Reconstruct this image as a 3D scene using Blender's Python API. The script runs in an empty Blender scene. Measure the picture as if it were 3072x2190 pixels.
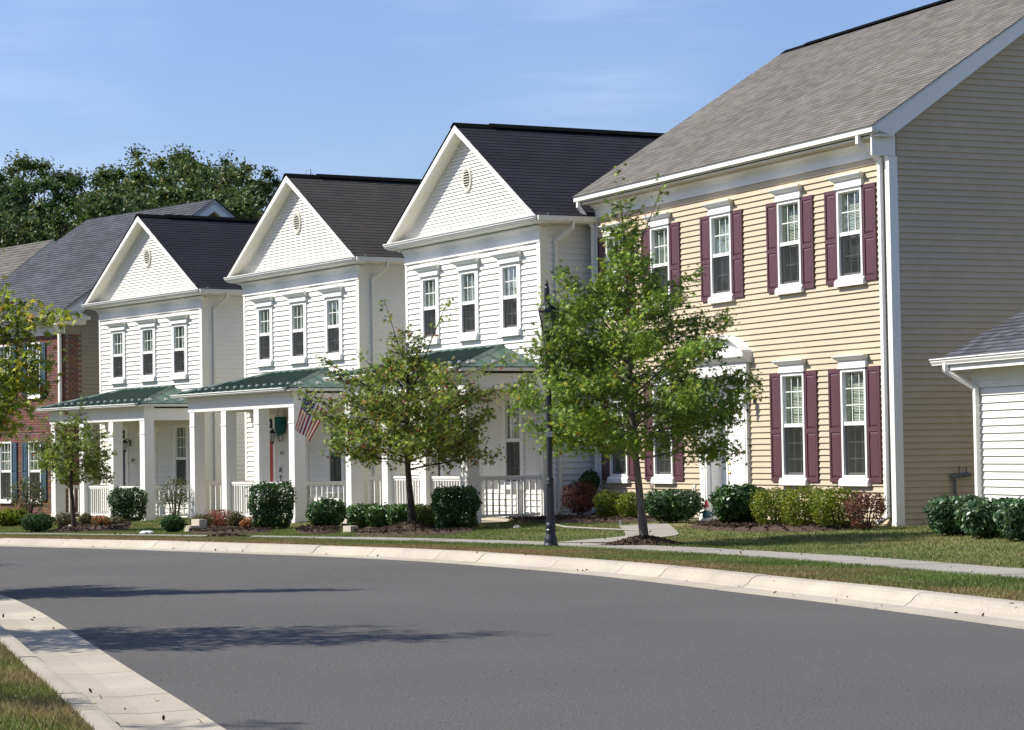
import bpy, math, random
import numpy as np
from mathutils import Matrix, Vector
random.seed(7); rng = np.random.default_rng(7)
S = bpy.context.scene; COL = S.collection
# ------------------------------------------------------------------ camera
CAMZ = 1.62; F = 7139.39; PITCH = .0361; ROLL = .0160
cp, sp, cr, sr = math.cos(PITCH), math.sin(PITCH), math.cos(ROLL), math.sin(ROLL)
r0 = Vector((1, 0, 0)); u0 = Vector((0, -sp, cp)); f0 = Vector((0, cp, sp))
R_ = r0 * cr - u0 * sr; U_ = r0 * sr + u0 * cr
cam = bpy.data.cameras.new('camera'); cam.lens = F / 3072 * 36; cam.sensor_width = 36; cam.clip_end = 3000; cam.clip_start = .1
co = bpy.data.objects.new('camera', cam); COL.objects.link(co)
co.matrix_world = Matrix(((R_.x, U_.x, -f0.x, 0), (R_.y, U_.y, -f0.y, 0), (R_.z, U_.z, -f0.z, CAMZ), (0, 0, 0, 1)))
S.camera = co
# ------------------------------------------------------------------ world and sun
EL = math.radians(44.5); AZ = math.atan2(-.996, .089)
SUN = Vector((math.sin(AZ) * math.cos(EL), math.cos(AZ) * math.cos(EL), math.sin(EL)))
W = bpy.data.worlds.new('World'); S.world = W; W.use_nodes = True
nt = W.node_tree; nt.nodes.clear()
def wn(t): return nt.nodes.new(t)
sky = wn('ShaderNodeTexSky'); sky.sky_type = 'NISHITA'; sky.sun_disc = False; sky.sun_elevation = EL; sky.sun_rotation = AZ
sky.air_density = 1.0; sky.dust_density = 1.0; sky.ozone_density = 5.0; sky.altitude = 0
bg = wn('ShaderNodeBackground'); bg.inputs[1].default_value = .088; out = wn('ShaderNodeOutputWorld')
tc = wn('ShaderNodeTexCoord'); mp = wn('ShaderNodeMapping'); mp.inputs['Scale'].default_value = (6, 2, 42); mp.inputs['Rotation'].default_value = (0, math.radians(-14), 0)
nz = wn('ShaderNodeTexNoise'); nz.inputs['Scale'].default_value = 1.0; nz.inputs['Detail'].default_value = 8; nz.inputs['Roughness'].default_value = .6
rp = wn('ShaderNodeValToRGB'); rp.color_ramp.elements[0].position = .44; rp.color_ramp.elements[0].color = (.04, .04, .04, 1); rp.color_ramp.elements[1].position = .8; rp.color_ramp.elements[1].color = (.33, .33, .33, 1)
nz2 = wn('ShaderNodeTexNoise'); nz2.inputs['Scale'].default_value = 7; rp2 = wn('ShaderNodeValToRGB'); rp2.color_ramp.elements[0].position = .45; rp2.color_ramp.elements[1].position = .65
mu = wn('ShaderNodeMath'); mu.operation = 'MULTIPLY'
mx = wn('ShaderNodeMix'); mx.data_type = 'RGBA'; mx.inputs[7].default_value = (9, 9.6, 11.5, 1)
L = nt.links.new
L(tc.outputs['Generated'], mp.inputs[0]); L(mp.outputs[0], nz.inputs['Vector']); L(nz.outputs[0], rp.inputs[0])
L(tc.outputs['Generated'], nz2.inputs['Vector']); L(nz2.outputs[0], rp2.inputs[0])
tn = wn('ShaderNodeMix'); tn.data_type = 'RGBA'; tn.blend_type = 'MULTIPLY'; tn.inputs[0].default_value = 1; tn.inputs[7].default_value = (1.10, 1.06, 1.20, 1); L(sky.outputs[0], tn.inputs[6])
L(rp.outputs[0], mu.inputs[0]); L(rp2.outputs[0], mu.inputs[1]); L(mu.outputs[0], mx.inputs[0])
L(tn.outputs[2], mx.inputs[6]); L(mx.outputs[2], bg.inputs[0]); L(bg.outputs[0], out.inputs[0])
sl = bpy.data.lights.new('sun', 'SUN'); sl.energy = 5.0; sl.angle = math.radians(.53); sl.color = (1, .945, .86)
so = bpy.data.objects.new('sun', sl); COL.objects.link(so); so.rotation_euler = (-SUN).to_track_quat('-Z', 'Y').to_euler(); so.location = (-20, 0, 30)
S.view_settings.view_transform = 'Standard'; S.view_settings.look = 'None'; S.view_settings.gamma = 1; S.view_settings.exposure = .60
S.view_settings.use_curve_mapping = False
S.render.engine = 'CYCLES'
S.cycles.max_bounces = 8; S.cycles.transparent_max_bounces = 16; S.cycles.diffuse_bounces = 4
# ------------------------------------------------------------------ where a point of the survey lies on the ground
def ray(u, v):
    du, dv = u - 1536, v - 1095
    a = du * cr - dv * sr; b = du * sr + dv * cr
    x = a / F; q = -b / F
    return Vector((x, cp - q * sp, sp + q * cp))
def at(u, v, z):
    d = ray(u, v); t = (z - CAMZ) / d.z
    return Vector((d.x * t, d.y * t, z))
D = 3072 / 2278
# ------------------------------------------------------------------ materials
MATS = {}
def mat(name, col, rough=.6, var=.12, scale=8, bump=.0, bscale=40, spec=.4, metal=0, attr=False, col2=None, stretch=(1, 1, 1), coat=0, trans=0, var2=0, scale2=.8):
    if name in MATS: return MATS[name]
    m = bpy.data.materials.new(name); m.use_nodes = True; n = m.node_tree; N = n.nodes; K = n.links.new
    b = N['Principled BSDF']; b.inputs['Roughness'].default_value = rough; b.inputs['Specular IOR Level'].default_value = spec
    b.inputs['Metallic'].default_value = metal; b.inputs['Coat Weight'].default_value = coat
    t = N.new('ShaderNodeTexCoord'); mpp = N.new('ShaderNodeMapping'); mpp.inputs['Scale'].default_value = stretch; K(t.outputs['Object'], mpp.inputs[0])
    z = N.new('ShaderNodeTexNoise'); z.inputs['Scale'].default_value = scale; z.inputs['Detail'].default_value = 6; z.inputs['Roughness'].default_value = .62; K(mpp.outputs[0], z.inputs['Vector'])
    mxn = N.new('ShaderNodeMix'); mxn.data_type = 'RGBA'
    c2 = col2 if col2 else tuple(max(0, c * (1 - var * 2)) for c in col); c1 = col if col2 else tuple(min(1, c * (1 + var * .6)) for c in col)
    mr = N.new('ShaderNodeMapRange'); mr.inputs[1].default_value = .3; mr.inputs[2].default_value = .7; K(z.outputs[0], mr.inputs[0]); K(mr.outputs[0], mxn.inputs[0])
    mxn.inputs[6].default_value = (*c1, 1); mxn.inputs[7].default_value = (*c2, 1)
    last = mxn.outputs[2]
    if var2:
        z2 = N.new('ShaderNodeTexNoise'); z2.inputs['Scale'].default_value = scale2; z2.inputs['Detail'].default_value = 3; K(mpp.outputs[0], z2.inputs['Vector'])
        m2 = N.new('ShaderNodeMapRange'); m2.inputs[1].default_value = .3; m2.inputs[2].default_value = .7; m2.inputs[3].default_value = 1 - var2; m2.inputs[4].default_value = 1 + var2 * .5; K(z2.outputs[0], m2.inputs[0])
        g = N.new('ShaderNodeMix'); g.data_type = 'RGBA'; g.blend_type = 'MULTIPLY'; g.inputs[0].default_value = 1; K(last, g.inputs[6]); K(m2.outputs[0], g.inputs[7]); last = g.outputs[2]
    if attr:
        at_ = N.new('ShaderNodeAttribute'); at_.attribute_name = 'col'
        g = N.new('ShaderNodeMix'); g.data_type = 'RGBA'; g.blend_type = 'MULTIPLY'; g.inputs[0].default_value = 1; K(last, g.inputs[6]); K(at_.outputs['Color'], g.inputs[7]); last = g.outputs[2]
    K(last, b.inputs['Base Color'])
    if bump:
        zb = N.new('ShaderNodeTexNoise'); zb.inputs['Scale'].default_value = bscale; zb.inputs['Detail'].default_value = 4; K(mpp.outputs[0], zb.inputs['Vector'])
        bp = N.new('ShaderNodeBump'); bp.inputs['Strength'].default_value = bump; bp.inputs['Distance'].default_value = .02; K(zb.outputs[0], bp.inputs['Height']); K(bp.outputs[0], b.inputs['Normal'])
    if trans:
        ou = N['Material Output']; tr = N.new('ShaderNodeBsdfTranslucent'); K(last, tr.inputs['Color']); ms = N.new('ShaderNodeMixShader'); ms.inputs[0].default_value = trans
        K(b.outputs[0], ms.inputs[1]); K(tr.outputs[0], ms.inputs[2]); K(ms.outputs[0], ou.inputs['Surface'])
    MATS[name] = m; return m
def glassmat(name, tint, dark):
    m = bpy.data.materials.new(name); m.use_nodes = True; n = m.node_tree; N = n.nodes; K = n.links.new; N.clear()
    o = N.new('ShaderNodeOutputMaterial'); t = N.new('ShaderNodeBsdfTransparent'); t.inputs[0].default_value = (*tint, 1)
    d = N.new('ShaderNodeBsdfDiffuse'); d.inputs[0].default_value = (.035, .033, .032, 1)
    a = N.new('ShaderNodeMixShader'); a.inputs[0].default_value = dark; K(t.outputs[0], a.inputs[1]); K(d.outputs[0], a.inputs[2])
    g = N.new('ShaderNodeBsdfGlossy'); g.inputs['Roughness'].default_value = .015 if dark < .3 else .25; g.inputs[0].default_value = (.9, .95, 1, 1)
    tcn = N.new('ShaderNodeTexCoord'); nn = N.new('ShaderNodeTexNoise'); nn.inputs['Scale'].default_value = 2.2; bb = N.new('ShaderNodeBump'); bb.inputs['Strength'].default_value = .25; bb.inputs['Distance'].default_value = .02
    K(tcn.outputs['Object'], nn.inputs['Vector']); K(nn.outputs[0], bb.inputs['Height']); K(bb.outputs[0], g.inputs['Normal'])
    lw_ = N.new('ShaderNodeLayerWeight'); lw_.inputs[0].default_value = .5; pw = N.new('ShaderNodeMath'); pw.operation = 'POWER'; pw.inputs[1].default_value = 2.6; K(lw_.outputs['Facing'], pw.inputs[0]); f = N.new('ShaderNodeMath'); f.operation = 'MULTIPLY_ADD'; f.inputs[1].default_value = .9; f.inputs[2].default_value = .05; K(pw.outputs[0], f.inputs[0])
    b = N.new('ShaderNodeMixShader'); K(f.outputs[0], b.inputs[0]) if dark < .3 else b.inputs[0].__setattr__('default_value', .04)
    K(a.outputs[0], b.inputs[1]); K(g.outputs[0], b.inputs[2]); K(b.outputs[0], o.inputs[0]); return m
M = dict(
    white=mat('white_vinyl', (.735, .725, .665), .5, .02, 3, .05, 60, spec=.3, var2=.07),
    cream=mat('cream_trim', (.70, .675, .58), .55, .02, 5, spec=.3),
    trim=mat('white_trim_paint', (.76, .755, .72), .45, .015, 5, spec=.35),
    tan=mat('tan_vinyl', (.485, .405, .285), .5, .03, 3, .05, 60, spec=.3, var2=.04),
    sidetan=mat('tan_side_vinyl', (.485, .405, .285), .55, .04, 3, .05, 60, spec=.3, var2=.05),
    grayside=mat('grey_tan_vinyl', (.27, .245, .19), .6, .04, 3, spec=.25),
    shutter=mat('burgundy_paint', (.098, .040, .052), .42, .08, 12, spec=.5),
    bluesh=mat('slate_blue_paint', (.045, .085, .12), .45, .08, 12, spec=.4),
    jamb=mat('room_lining', (.66, .72, .58), .9, .1, 2),
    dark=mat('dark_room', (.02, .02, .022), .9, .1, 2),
    blind=mat('blind_slats', (.46, .48, .42), .6, .04, 4),
    curtain=mat('sheer_curtain', (.52, .56, .49), .9, .25, 9, stretch=(4, 1, .6)),
    glass=glassmat('window_glass', (.90, .96, .92), .0), screen=glassmat('insect_screen', (.7, .7, .7), .5),
    shingle=mat('weathered_shingle', (.178, .170, .155), .95, .18, 60, .5, 300, spec=.1, attr=True, var2=.12, scale2=.5),
    blackshingle=mat('charcoal_shingle', (.033, .034, .042), .95, .18, 60, .4, 200, spec=.08, attr=True, var2=.12),
    brownshingle=mat('brown_black_shingle', (.075, .069, .063), .95, .18, 60, .4, 200, spec=.08, attr=True, var2=.12),
    greyshingle=mat('slate_grey_shingle', (.10, .105, .12), .95, .18, 60, .4, 200, spec=.08, attr=True, var2=.15, scale2=.4),
    green=mat('green_standing_seam_metal', (.034, .078, .058), .5, .05, 4, spec=.5),
    asphalt=mat('asphalt', (.118, .1155, .1085), .92, .34, 60, .45, 260, spec=.25, var2=.12, scale2=.25),
    concrete=mat('kerb_concrete', (.55, .50, .40), .9, .10, 5, .35, 120, spec=.2, var2=.16, scale2=1.1),
    pavement=mat('sidewalk_concrete', (.30, .285, .25), .9, .14, 40, .3, 120, spec=.2, var2=.12),
    soil=mat('turf_soil', (.12, .15, .05), .95, .3, 6, .6, 60, spec=.1, col2=(.17, .13, .07), var2=.2),
    earth=mat('earth', (.08, .10, .035), .95, .3, 1),
    grass=mat('grass_blade', (.9, .9, .9), .7, .05, 3, spec=.25, attr=True, trans=.35),
    mulch=mat('bark_mulch', (.095, .068, .05), .95, .35, 25, .9, 60, spec=.1), chips=mat('bark_chip', (.5, .5, .5), .9, .1, 9, attr=True, spec=.1),
    leaf=mat('leaf', (.95, .95, .95), .5, .06, 7, spec=.22, attr=True, trans=.36),
    gloss=mat('waxy_leaf', (.95, .95, .95), .36, .06, 7, spec=.32, attr=True, trans=.15),
    bark=mat('grey_bark', (.17, .14, .115), .9, .3, 18, .8, 40, stretch=(1, 1, .3), spec=.15), darkbark=mat('brown_bark', (.085, .062, .05), .9, .3, 18, .8, 40, stretch=(1, 1, .3), spec=.15),
    iron=mat('black_iron_paint', (.020, .020, .028), .38, .1, 10, spec=.5), lampglass=mat('lamp_glass', (.45, .47, .48), .2, .05, 4, spec=.5),
    brick=mat('red_brick', (.20, .112, .092), .9, .15, 30, .3, 100, spec=.15, attr=True), mortar=mat('mortar', (.27, .225, .195), .95, .1, 20),
    red=mat('red_door_paint', (.42, .030, .020), .4, .05, 5), navy=mat('dark_door_paint', (.022, .026, .045), .4, .05, 5), doorwhite=mat('white_door_paint', (.8, .8, .79), .4, .01, 5),
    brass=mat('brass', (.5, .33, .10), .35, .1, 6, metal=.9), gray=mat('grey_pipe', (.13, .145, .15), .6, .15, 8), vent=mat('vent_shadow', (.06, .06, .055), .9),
    foundation=mat('foundation', (.33, .30, .25), .9, .1, 8), teal=mat('teal_cloth', (.012, .10, .105), .8, .3, 7), rope=mat('rope', (.12, .10, .07), .9),
    stone=mat('pale_stone', (.52, .50, .45), .9, .2, 9, .6, 20), ink=mat('black_ink', (.03, .03, .03), .8), steel=mat('brushed_steel', (.55, .55, .56), .35, .05, metal=.8),
    plastic=mat('white_plastic_bag', (.72, .74, .78), .45, .1, 6))
# ------------------------------------------------------------------ mesh helpers
class MB:
    def __init__(s): s.v = []; s.f = []; s.c = []; s.tone = None
    def add(s, vs, fs):
        o = len(s.v); s.v += [tuple(v) for v in vs]; s.f += [tuple(o + i for i in f) for f in fs]; s.c += [s.tone] * len(fs); return s
    def box(s, x0, x1, y0, y1, z0, z1):
        v = [(x0, y0, z0), (x1, y0, z0), (x1, y1, z0), (x0, y1, z0), (x0, y0, z1), (x1, y0, z1), (x1, y1, z1), (x0, y1, z1)]
        return s.add(v, [(0, 3, 2, 1), (4, 5, 6, 7), (0, 1, 5, 4), (1, 2, 6, 5), (2, 3, 7, 6), (3, 0, 4, 7)])
    def hexa(s, v):   # 4 bottom (ccw) 4 top
        return s.add(v, [(0, 3, 2, 1), (4, 5, 6, 7), (0, 1, 5, 4), (1, 2, 6, 5), (2, 3, 7, 6), (3, 0, 4, 7)])
    def prism(s, poly, axis, a, b):   # poly: 2-D points; extruded along axis from a to b
        def P(p, t): return {'x': (t, p[0], p[1]), 'y': (p[0], t, p[1]), 'z': (p[0], p[1], t)}[axis]
        n = len(poly); v = [P(p, a) for p in poly] + [P(p, b) for p in poly]
        return s.add(v, [tuple(range(n))[::-1], tuple(range(n, 2 * n))] + [(i, (i + 1) % n, n + (i + 1) % n, n + i) for i in range(n)])
    def tube(s, pts, r, n=6, cap=True):
        pts = [Vector(p) for p in pts]; rs = r if isinstance(r, (list, tuple)) else [r] * len(pts); rings = []
        for i, p in enumerate(pts):
            d = (pts[min(i + 1, len(pts) - 1)] - pts[max(i - 1, 0)]).normalized()
            a = d.cross(Vector((0, 0, 1)) if abs(d.z) < .9 else Vector((1, 0, 0))).normalized(); b = d.cross(a)
            rings.append([p + (a * math.cos(2 * math.pi * k / n) + b * math.sin(2 * math.pi * k / n)) * rs[i] for k in range(n)])
        v = [q for g in rings for q in g]; f = []
        for i in range(len(pts) - 1):
            for k in range(n): f.append((i * n + k, i * n + (k + 1) % n, (i + 1) * n + (k + 1) % n, (i + 1) * n + k))
        if cap: f += [tuple(range(n)), tuple(range((len(pts) - 1) * n, len(pts) * n))[::-1]]
        return s.add(v, f)
    def lathe(s, prof, n=16, c=(0, 0), sq=False):
        v = []; f = []
        for r, z in prof:
            for k in range(n): v.append((c[0] + r * math.cos(2 * math.pi * (k + .5) / n), c[1] + r * math.sin(2 * math.pi * (k + .5) / n), z))
        for i in range(len(prof) - 1):
            for k in range(n): f.append((i * n + k, i * n + (k + 1) % n, (i + 1) * n + (k + 1) % n, (i + 1) * n + k))
        f += [tuple(range(n))[::-1], tuple(range((len(prof) - 1) * n, len(prof) * n))]
        return s.add(v, f)
    def mesh(s, name, m):
        me = bpy.data.meshes.new(name); me.from_pydata(s.v, [], s.f); me.materials.append(m)
        if any(c is not None for c in s.c):
            a = me.attributes.new('col', 'FLOAT_COLOR', 'FACE'); a.data.foreach_set('color', np.array([(c if c else (1, 1, 1)) + (1,) for c in s.c], dtype=np.float32).ravel())
        me.update(); return me
def link(name, me, parent=None, loc=None, rot=None, smooth=False, kind=None, label=None, cat=None, group=None):
    o = bpy.data.objects.new(name, me); COL.objects.link(o)
    if parent is not None: o.parent = parent
    if loc is not None: o.location = loc
    if rot is not None: o.rotation_euler = rot
    if smooth and me is not None:
        me.polygons.foreach_set('use_smooth', [True] * len(me.polygons))
    for k, v in (('kind', kind), ('label', label), ('category', cat), ('group', group)):
        if v: o[k] = v
    return o
def ob(name, mb, m, parent=None, **k): return link(name, mb.mesh(name, m), parent, **k)
CACHE = {}
def part(name, key, fn, m, parent, loc=(0, 0, 0), rot=(0, 0, 0), **k):
    if key not in CACHE: CACHE[key] = fn().mesh(name, m)
    return link(name, CACHE[key], parent, loc, rot, **k)
def copy_tree(o, parent=None):
    c = o.copy(); COL.objects.link(c); c.parent = parent
    for ch in list(o.children): copy_tree(ch, c)
    return c
def npmesh(name, V, faces_n, k, m, cols=None, parent=None, **kw):
    """V: (n*k,3) array, each k verts one n-gon"""
    me = bpy.data.meshes.new(name); nv = len(V); nf = nv // k
    me.vertices.add(nv); me.vertices.foreach_set('co', np.ascontiguousarray(V, dtype=np.float32).ravel())
    me.loops.add(nv); me.loops.foreach_set('vertex_index', np.arange(nv, dtype=np.int32))
    me.polygons.add(nf); me.polygons.foreach_set('loop_start', np.arange(0, nv, k, dtype=np.int32))
    me.materials.append(m)
    if cols is not None:
        a = me.attributes.new('col', 'FLOAT_COLOR', 'FACE'); c = np.ones((nf, 4), dtype=np.float32); c[:, :3] = cols; a.data.foreach_set('color', c.ravel())
    me.update(calc_edges=True); me.validate()
    return link(name, me, parent, **kw)
# ------------------------------------------------------------------ foliage
STAR = []
for i in range(10):
    a = math.pi / 2 + i * math.pi / 5; r = (1.0, .36)[i % 2] * (1.0 if i in (0, 2, 8) else .85)
    STAR.append((r * math.cos(a), r * math.sin(a), -.18 * (i % 2 == 0)))
OVAL = [(0, -1, -.1), (.42, -.35, .06), (.38, .4, .06), (0, 1, -.12), (-.38, .4, .06), (-.42, -.35, .06)]
DIAM = [(0, -1, 0), (.6, 0, .12), (0, 1, 0), (-.6, 0, .12)]
def leaves(P, size, shape, droop=.3, up=.5, N=None):
    P = np.asarray(P, float); n = len(P); T = np.array(shape); k = len(T)
    nrm = rng.normal(size=(n, 3)); nrm /= np.linalg.norm(nrm, axis=1)[:, None]
    if N is not None: nrm = nrm * (1 - up) + N * up
    else: nrm[:, 2] = np.abs(nrm[:, 2]) * (1 - up) + up
    nrm /= np.linalg.norm(nrm, axis=1)[:, None]
    t = rng.normal(size=(n, 3)); t[:, 2] -= droop * 1.5; t -= nrm * (t * nrm).sum(1)[:, None]; t /= np.linalg.norm(t, axis=1)[:, None] + 1e-9
    b = np.cross(nrm, t); s = size * rng.uniform(.65, 1.25, n)
    V = P[:, None, :] + s[:, None, None] * (T[None, :, 0:1] * b[:, None, :] + T[None, :, 1:2] * t[:, None, :] + T[None, :, 2:3] * nrm[:, None, :])
    return V.reshape(-1, 3), k
def hues(n, pal, P=None, patch=1.2):
    pal = np.array([p[:3] for p in pal]), np.array([p[3] for p in pal], float)
    w = pal[1] / pal[1].sum()
    idx = rng.choice(len(w), n, p=w)
    if P is not None:   # neighbouring leaves tend to share a tone
        ph = np.sin(P @ np.array([2.1, 1.7, 2.9]) * patch) + np.sin(P @ np.array([-1.3, 2.6, 1.1]) * patch * 1.7)
        tone = 1 + .16 * ph
    else: tone = 1
    c = pal[0][idx] * rng.uniform(.75, 1.25, n)[:, None]
    return np.clip(c * (tone[:, None] if P is not None else 1), 0, 1)
GREEN_T2 = [(.235, .34, .045, 5), (.175, .27, .04, 5), (.33, .40, .05, 1.6), (.42, .36, .04, .25), (.45, .18, .04, .07), (.12, .20, .04, 2.5)]
GREEN_T1 = [(.27, .35, .055, 5), (.19, .27, .05, 5), (.38, .38, .055, 1.5), (.30, .20, .04, .4), (.30, .07, .04, .5), (.06, .10, .03, 2)]
GREEN_T0 = [(.26, .33, .05, 5), (.18, .25, .045, 5), (.20, .20, .035, 1.2), (.45, .10, .04, .18)]
GREEN_TL = [(.38, .42, .04, 4), (.26, .33, .04, 5), (.48, .42, .04, 1.5), (.42, .16, .03, .3), (.09, .15, .03, 1.5)]
WOOD = [(.065, .110, .032, 5), (.085, .130, .034, 4), (.12, .155, .036, 1.5), (.17, .16, .05, .5)]
def street_tree(name, base, H, prof, nb, nleaf, lsize, pal, label, seed, lean=(0, 0), cb=1.2, trunk_r=.06, barkm='bark', spread=.13, shape=STAR, cat='tree', group=None, extra=(), tw=7, sc=1):
    rr = np.random.default_rng(seed); root = link(name, None, None, base, label=label, cat=cat, group=group); root.scale = (sc,) * 3
    tr = MB(); pts = []; rs = []
    for i in range(9):
        t = i / 8; pts.append((lean[0] * t + .03 * math.sin(t * 7 + seed), lean[1] * t + .03 * math.cos(t * 5 + seed), -.08 + (H * .93) * t)); rs.append(max(.008, trunk_r * (1.25 if i == 0 else 1) * (1 - t) ** .85 + .006))
    tr.tube(pts, rs, 9); ob('trunk', tr, M[barkm], root, smooth=True)
    br = MB(); L_ = []
    def trunk_at(z):
        t = z / H; return np.array((lean[0] * t, lean[1] * t, z))
    for i in range(nb):
        t = (i + rr.uniform(.1, .9)) / nb; z0 = cb + (H - cb) * t * .9; az = i * 2.4 + rr.uniform(-.5, .5)
        Ln = prof((z0 - cb) / (H - cb)) * rr.uniform(.7, 1.12)
        if Ln < .12: continue
        rise = .25 + .75 * t + rr.uniform(-.1, .15); p0 = trunk_at(z0 - .12 * Ln); d = np.array((math.cos(az), math.sin(az), 0)); P = [p0]
        for j in range(1, 6):
            q = j / 5; P.append(p0 + d * Ln * q + np.array((0, 0, Ln * rise * (q ** .8) * .62)) + rr.normal(0, .03 * Ln, 3) * q)
        br.tube(P, [max(.0035, trunk_r * .3 * (1 - .85 * j / 5) * min(1, Ln)) for j in range(6)], 5)
        for k in range(tw):
            q = rr.uniform(.22, 1.0); a = P[int(q * 4.99)]; sgn = 1 if k % 2 else -1; a2 = az + sgn * rr.uniform(.5, 1.2); l2 = Ln * .42 * (1.15 - q) + .10 + rr.uniform(0, .08)
            e = a + np.array((math.cos(a2) * l2, math.sin(a2) * l2, l2 * rr.uniform(.1, .7)))
            br.tube([a, (a + e) / 2 + rr.normal(0, .012, 3), e], [.005, .0035, .002], 3); L_.append((a, e))
        L_.append((P[2], P[5])); L_.append((P[3], P[5]))
    L_.append((trunk_at(H * .8), trunk_at(H * 1.0)))
    for (p, q, r_) in extra:
        p, q = np.array(p), np.array(q); br.tube([p, (p + q) / 2 + np.array((0, 0, .04)), q], [r_, r_ * .7, r_ * .3], 4)
        for k in range(4):
            a = p + (q - p) * rr.uniform(.25, 1); e = a + rr.normal(0, .13, 3) + np.array((0, 0, .08)); L_.append((a, e)); br.tube([a, e], [.004, .002], 3)
        L_.append((p + (q - p) * .4, q)); L_.append((p + (q - p) * .6, q))
    ob('branches', br, M[barkm], root)
    A = np.array([a for a, b in L_]); B = np.array([b for a, b in L_]); w = (np.linalg.norm(B - A, axis=1) + .1) * np.maximum(.10, 1.3 - 1.45 * np.clip((A[:, 2] - cb) / (H - cb), 0, 1)) * rr.uniform(.35, 1.6, len(A)); w /= w.sum()
    idx = rr.choice(len(A), nleaf, p=w); q = rr.beta(1.6, 1.0, nleaf)[:, None]
    P = A[idx] + (B[idx] - A[idx]) * q + rr.normal(0, 1, (nleaf, 3)) * (spread * (1.15 - .65 * np.clip((A[idx][:, 2:3] - cb) / (H - cb), 0, 1))) * np.array((.8, .8, .65)) + np.array((0, 0, -.02))
    P = P[P[:, 2] > cb * .62]
    V, k = leaves(P, lsize, shape, droop=.5, up=.35); npmesh('crown', V, None, k, M['leaf'], hues(len(P), pal, P), root)
    return root
def shrub(name, base, rx, ry, h, nleaf, lsize, pal, label, boxy=2.6, gm='leaf', z0=.08, seed=1, shape=OVAL, rot=0, group=None, ragged=.05, stems=7, open_=0., cat='shrub', up=.5):
    rr = np.random.default_rng(seed); root = link(name, None, None, base, (0, 0, rot), label=label, cat=cat, group=group)
    st = MB()
    for i in range(stems):
        a = rr.uniform(0, 6.28); q = rr.uniform(.2, .85); st.tube([(.12 * rx * math.cos(a), .12 * ry * math.sin(a), -.05), (.5 * q * rx * math.cos(a), .5 * q * ry * math.sin(a), h * .4), (q * rx * math.cos(a), q * ry * math.sin(a), h * .85)], [.014, .009, .004], 4)
    ob('stems', st, M['darkbark'], root)
    d = rr.normal(size=(nleaf, 3)); e = boxy
    rad = (np.abs(d[:, 0]) ** e + np.abs(d[:, 1]) ** e + np.abs(d[:, 2]) ** e) ** (1 / e); d = d / rad[:, None]
    shoot = np.where(rr.random(nleaf) < .035, rr.uniform(.03, .16, nleaf), 0) * (d[:, 2] > -.2)
    lump = 1 + shoot + .07 * np.sin(d[:, 0] * 7 + seed) * np.cos(d[:, 2] * 6 + seed * 2) + .05 * np.sin(d[:, 1] * 11 + d[:, 2] * 9 + seed)
    sh = np.where(rr.random(nleaf) < .74, rr.uniform(.86, 1.02, nleaf), rr.uniform(.35, .9, nleaf)) * lump + rr.normal(0, ragged, nleaf)
    P = d * sh[:, None] * np.array((rx, ry, h / 2 * (1 - z0))); N = d / (np.linalg.norm(d, axis=1)[:, None])
    taper = np.clip(.86 + .30 * (P[:, 2] / h + .5), .7, 1.04); P[:, 0] *= taper; P[:, 1] *= taper
    P[:, 2] += h / 2 * (1 + z0)
    if open_:
        keep = (np.sin(P[:, 0] * 13 + seed) + np.sin(P[:, 1] * 11) + np.sin(P[:, 2] * 12 + 2)) > -1.2 + open_ * 1.5; P = P[keep]; N = N[keep]
    V, k = leaves(P, lsize, shape, droop=.1, up=up, N=N); npmesh('foliage', V, None, k, M[gm], hues(len(P), pal, P, 2.5), root)
    return root
# ------------------------------------------------------------------ ground heights
def sm(a, b, t): t = min(1, max(0, (t - a) / (b - a))); return t * t * (3 - 2 * t)
def smv(a, b, t): t = np.clip((t - a) / (b - a), 0, 1); return t * t * (3 - 2 * t)
def zr(y): y = np.asarray(y, float); return -.006 * np.clip(y - 25, 0, 20) - .016 * np.clip(y - 45, 0, 40)
def unroad(u, v, dz=0.0):
    """survey pixel of the carriageway edge -> point on the falling road"""
    d = ray(u, v); z = 0.0
    for _ in range(60): t = (z + dz - CAMZ) / d.z; z = .5 * z + .5 * float(zr(d.y * t))
    return (d.x * t, d.y * t)
# where the houses stand: (origin, yaw, scale); the scale sets the real size of each survey model
HP = {'3': ((-2.265, 51.646, .260), 1.083, 1.125), '2': ((-6.59, 58.742, .118), 1.023, 1.125), '1': ((-11.462, 66.208, -.011), .959, 1.125), 'B': ((1.985, 54.423, .170), 1.152, .96)}
_c = (-12.67, 67.5); HP['R'] = ((_c[0] - 6.7 * math.cos(.86), _c[1] + 6.7 * math.sin(.86), -.12), .86, 1.125)
HP = {k: ((a[0] * q, a[1] * q, CAMZ + (a[2] - CAMZ) * q), y, q) for k, (a, y, q) in HP.items()}
def onplane(h, u, v, Y):
    o, a, q = HP[h]; n_ = Vector((math.sin(a), math.cos(a), 0)); d = ray(u * D, v * D); t = (n_.dot(Vector((o[0], o[1], 0))) + Y * q) / n_.dot(d); return Vector((d.x * t, d.y * t, CAMZ + d.z * t))
CTRL = [onplane(*c) for c in (('3', 1015, 1186, -2.6), ('3', 880, 1181, -2.5), ('3', 800, 1180, -2.5), ('2', 605, 1183, -2.8), ('2', 728, 1182, -2.5), ('1', 285, 1168, -2.6), ('R', 60, 1150, -1.2),
        ('B', 1290, 1147, -1.0), ('B', 1355, 1157, -1.0), ('B', 1400, 1161, -1.0), ('B', 1497, 1163, -1.0), ('B', 1648, 1170, -1.0), ('B', 1725, 1177, -1.0), ('B', 1790, 1178, -1.0), ('B', 1860, 1178, -1.0), ('B', 1930, 1181, -.9), ('B', 1985, 1173, -.2), ('3', 1140, 1172, -1.9), ('3', 1200, 1167, -.6))]
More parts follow.
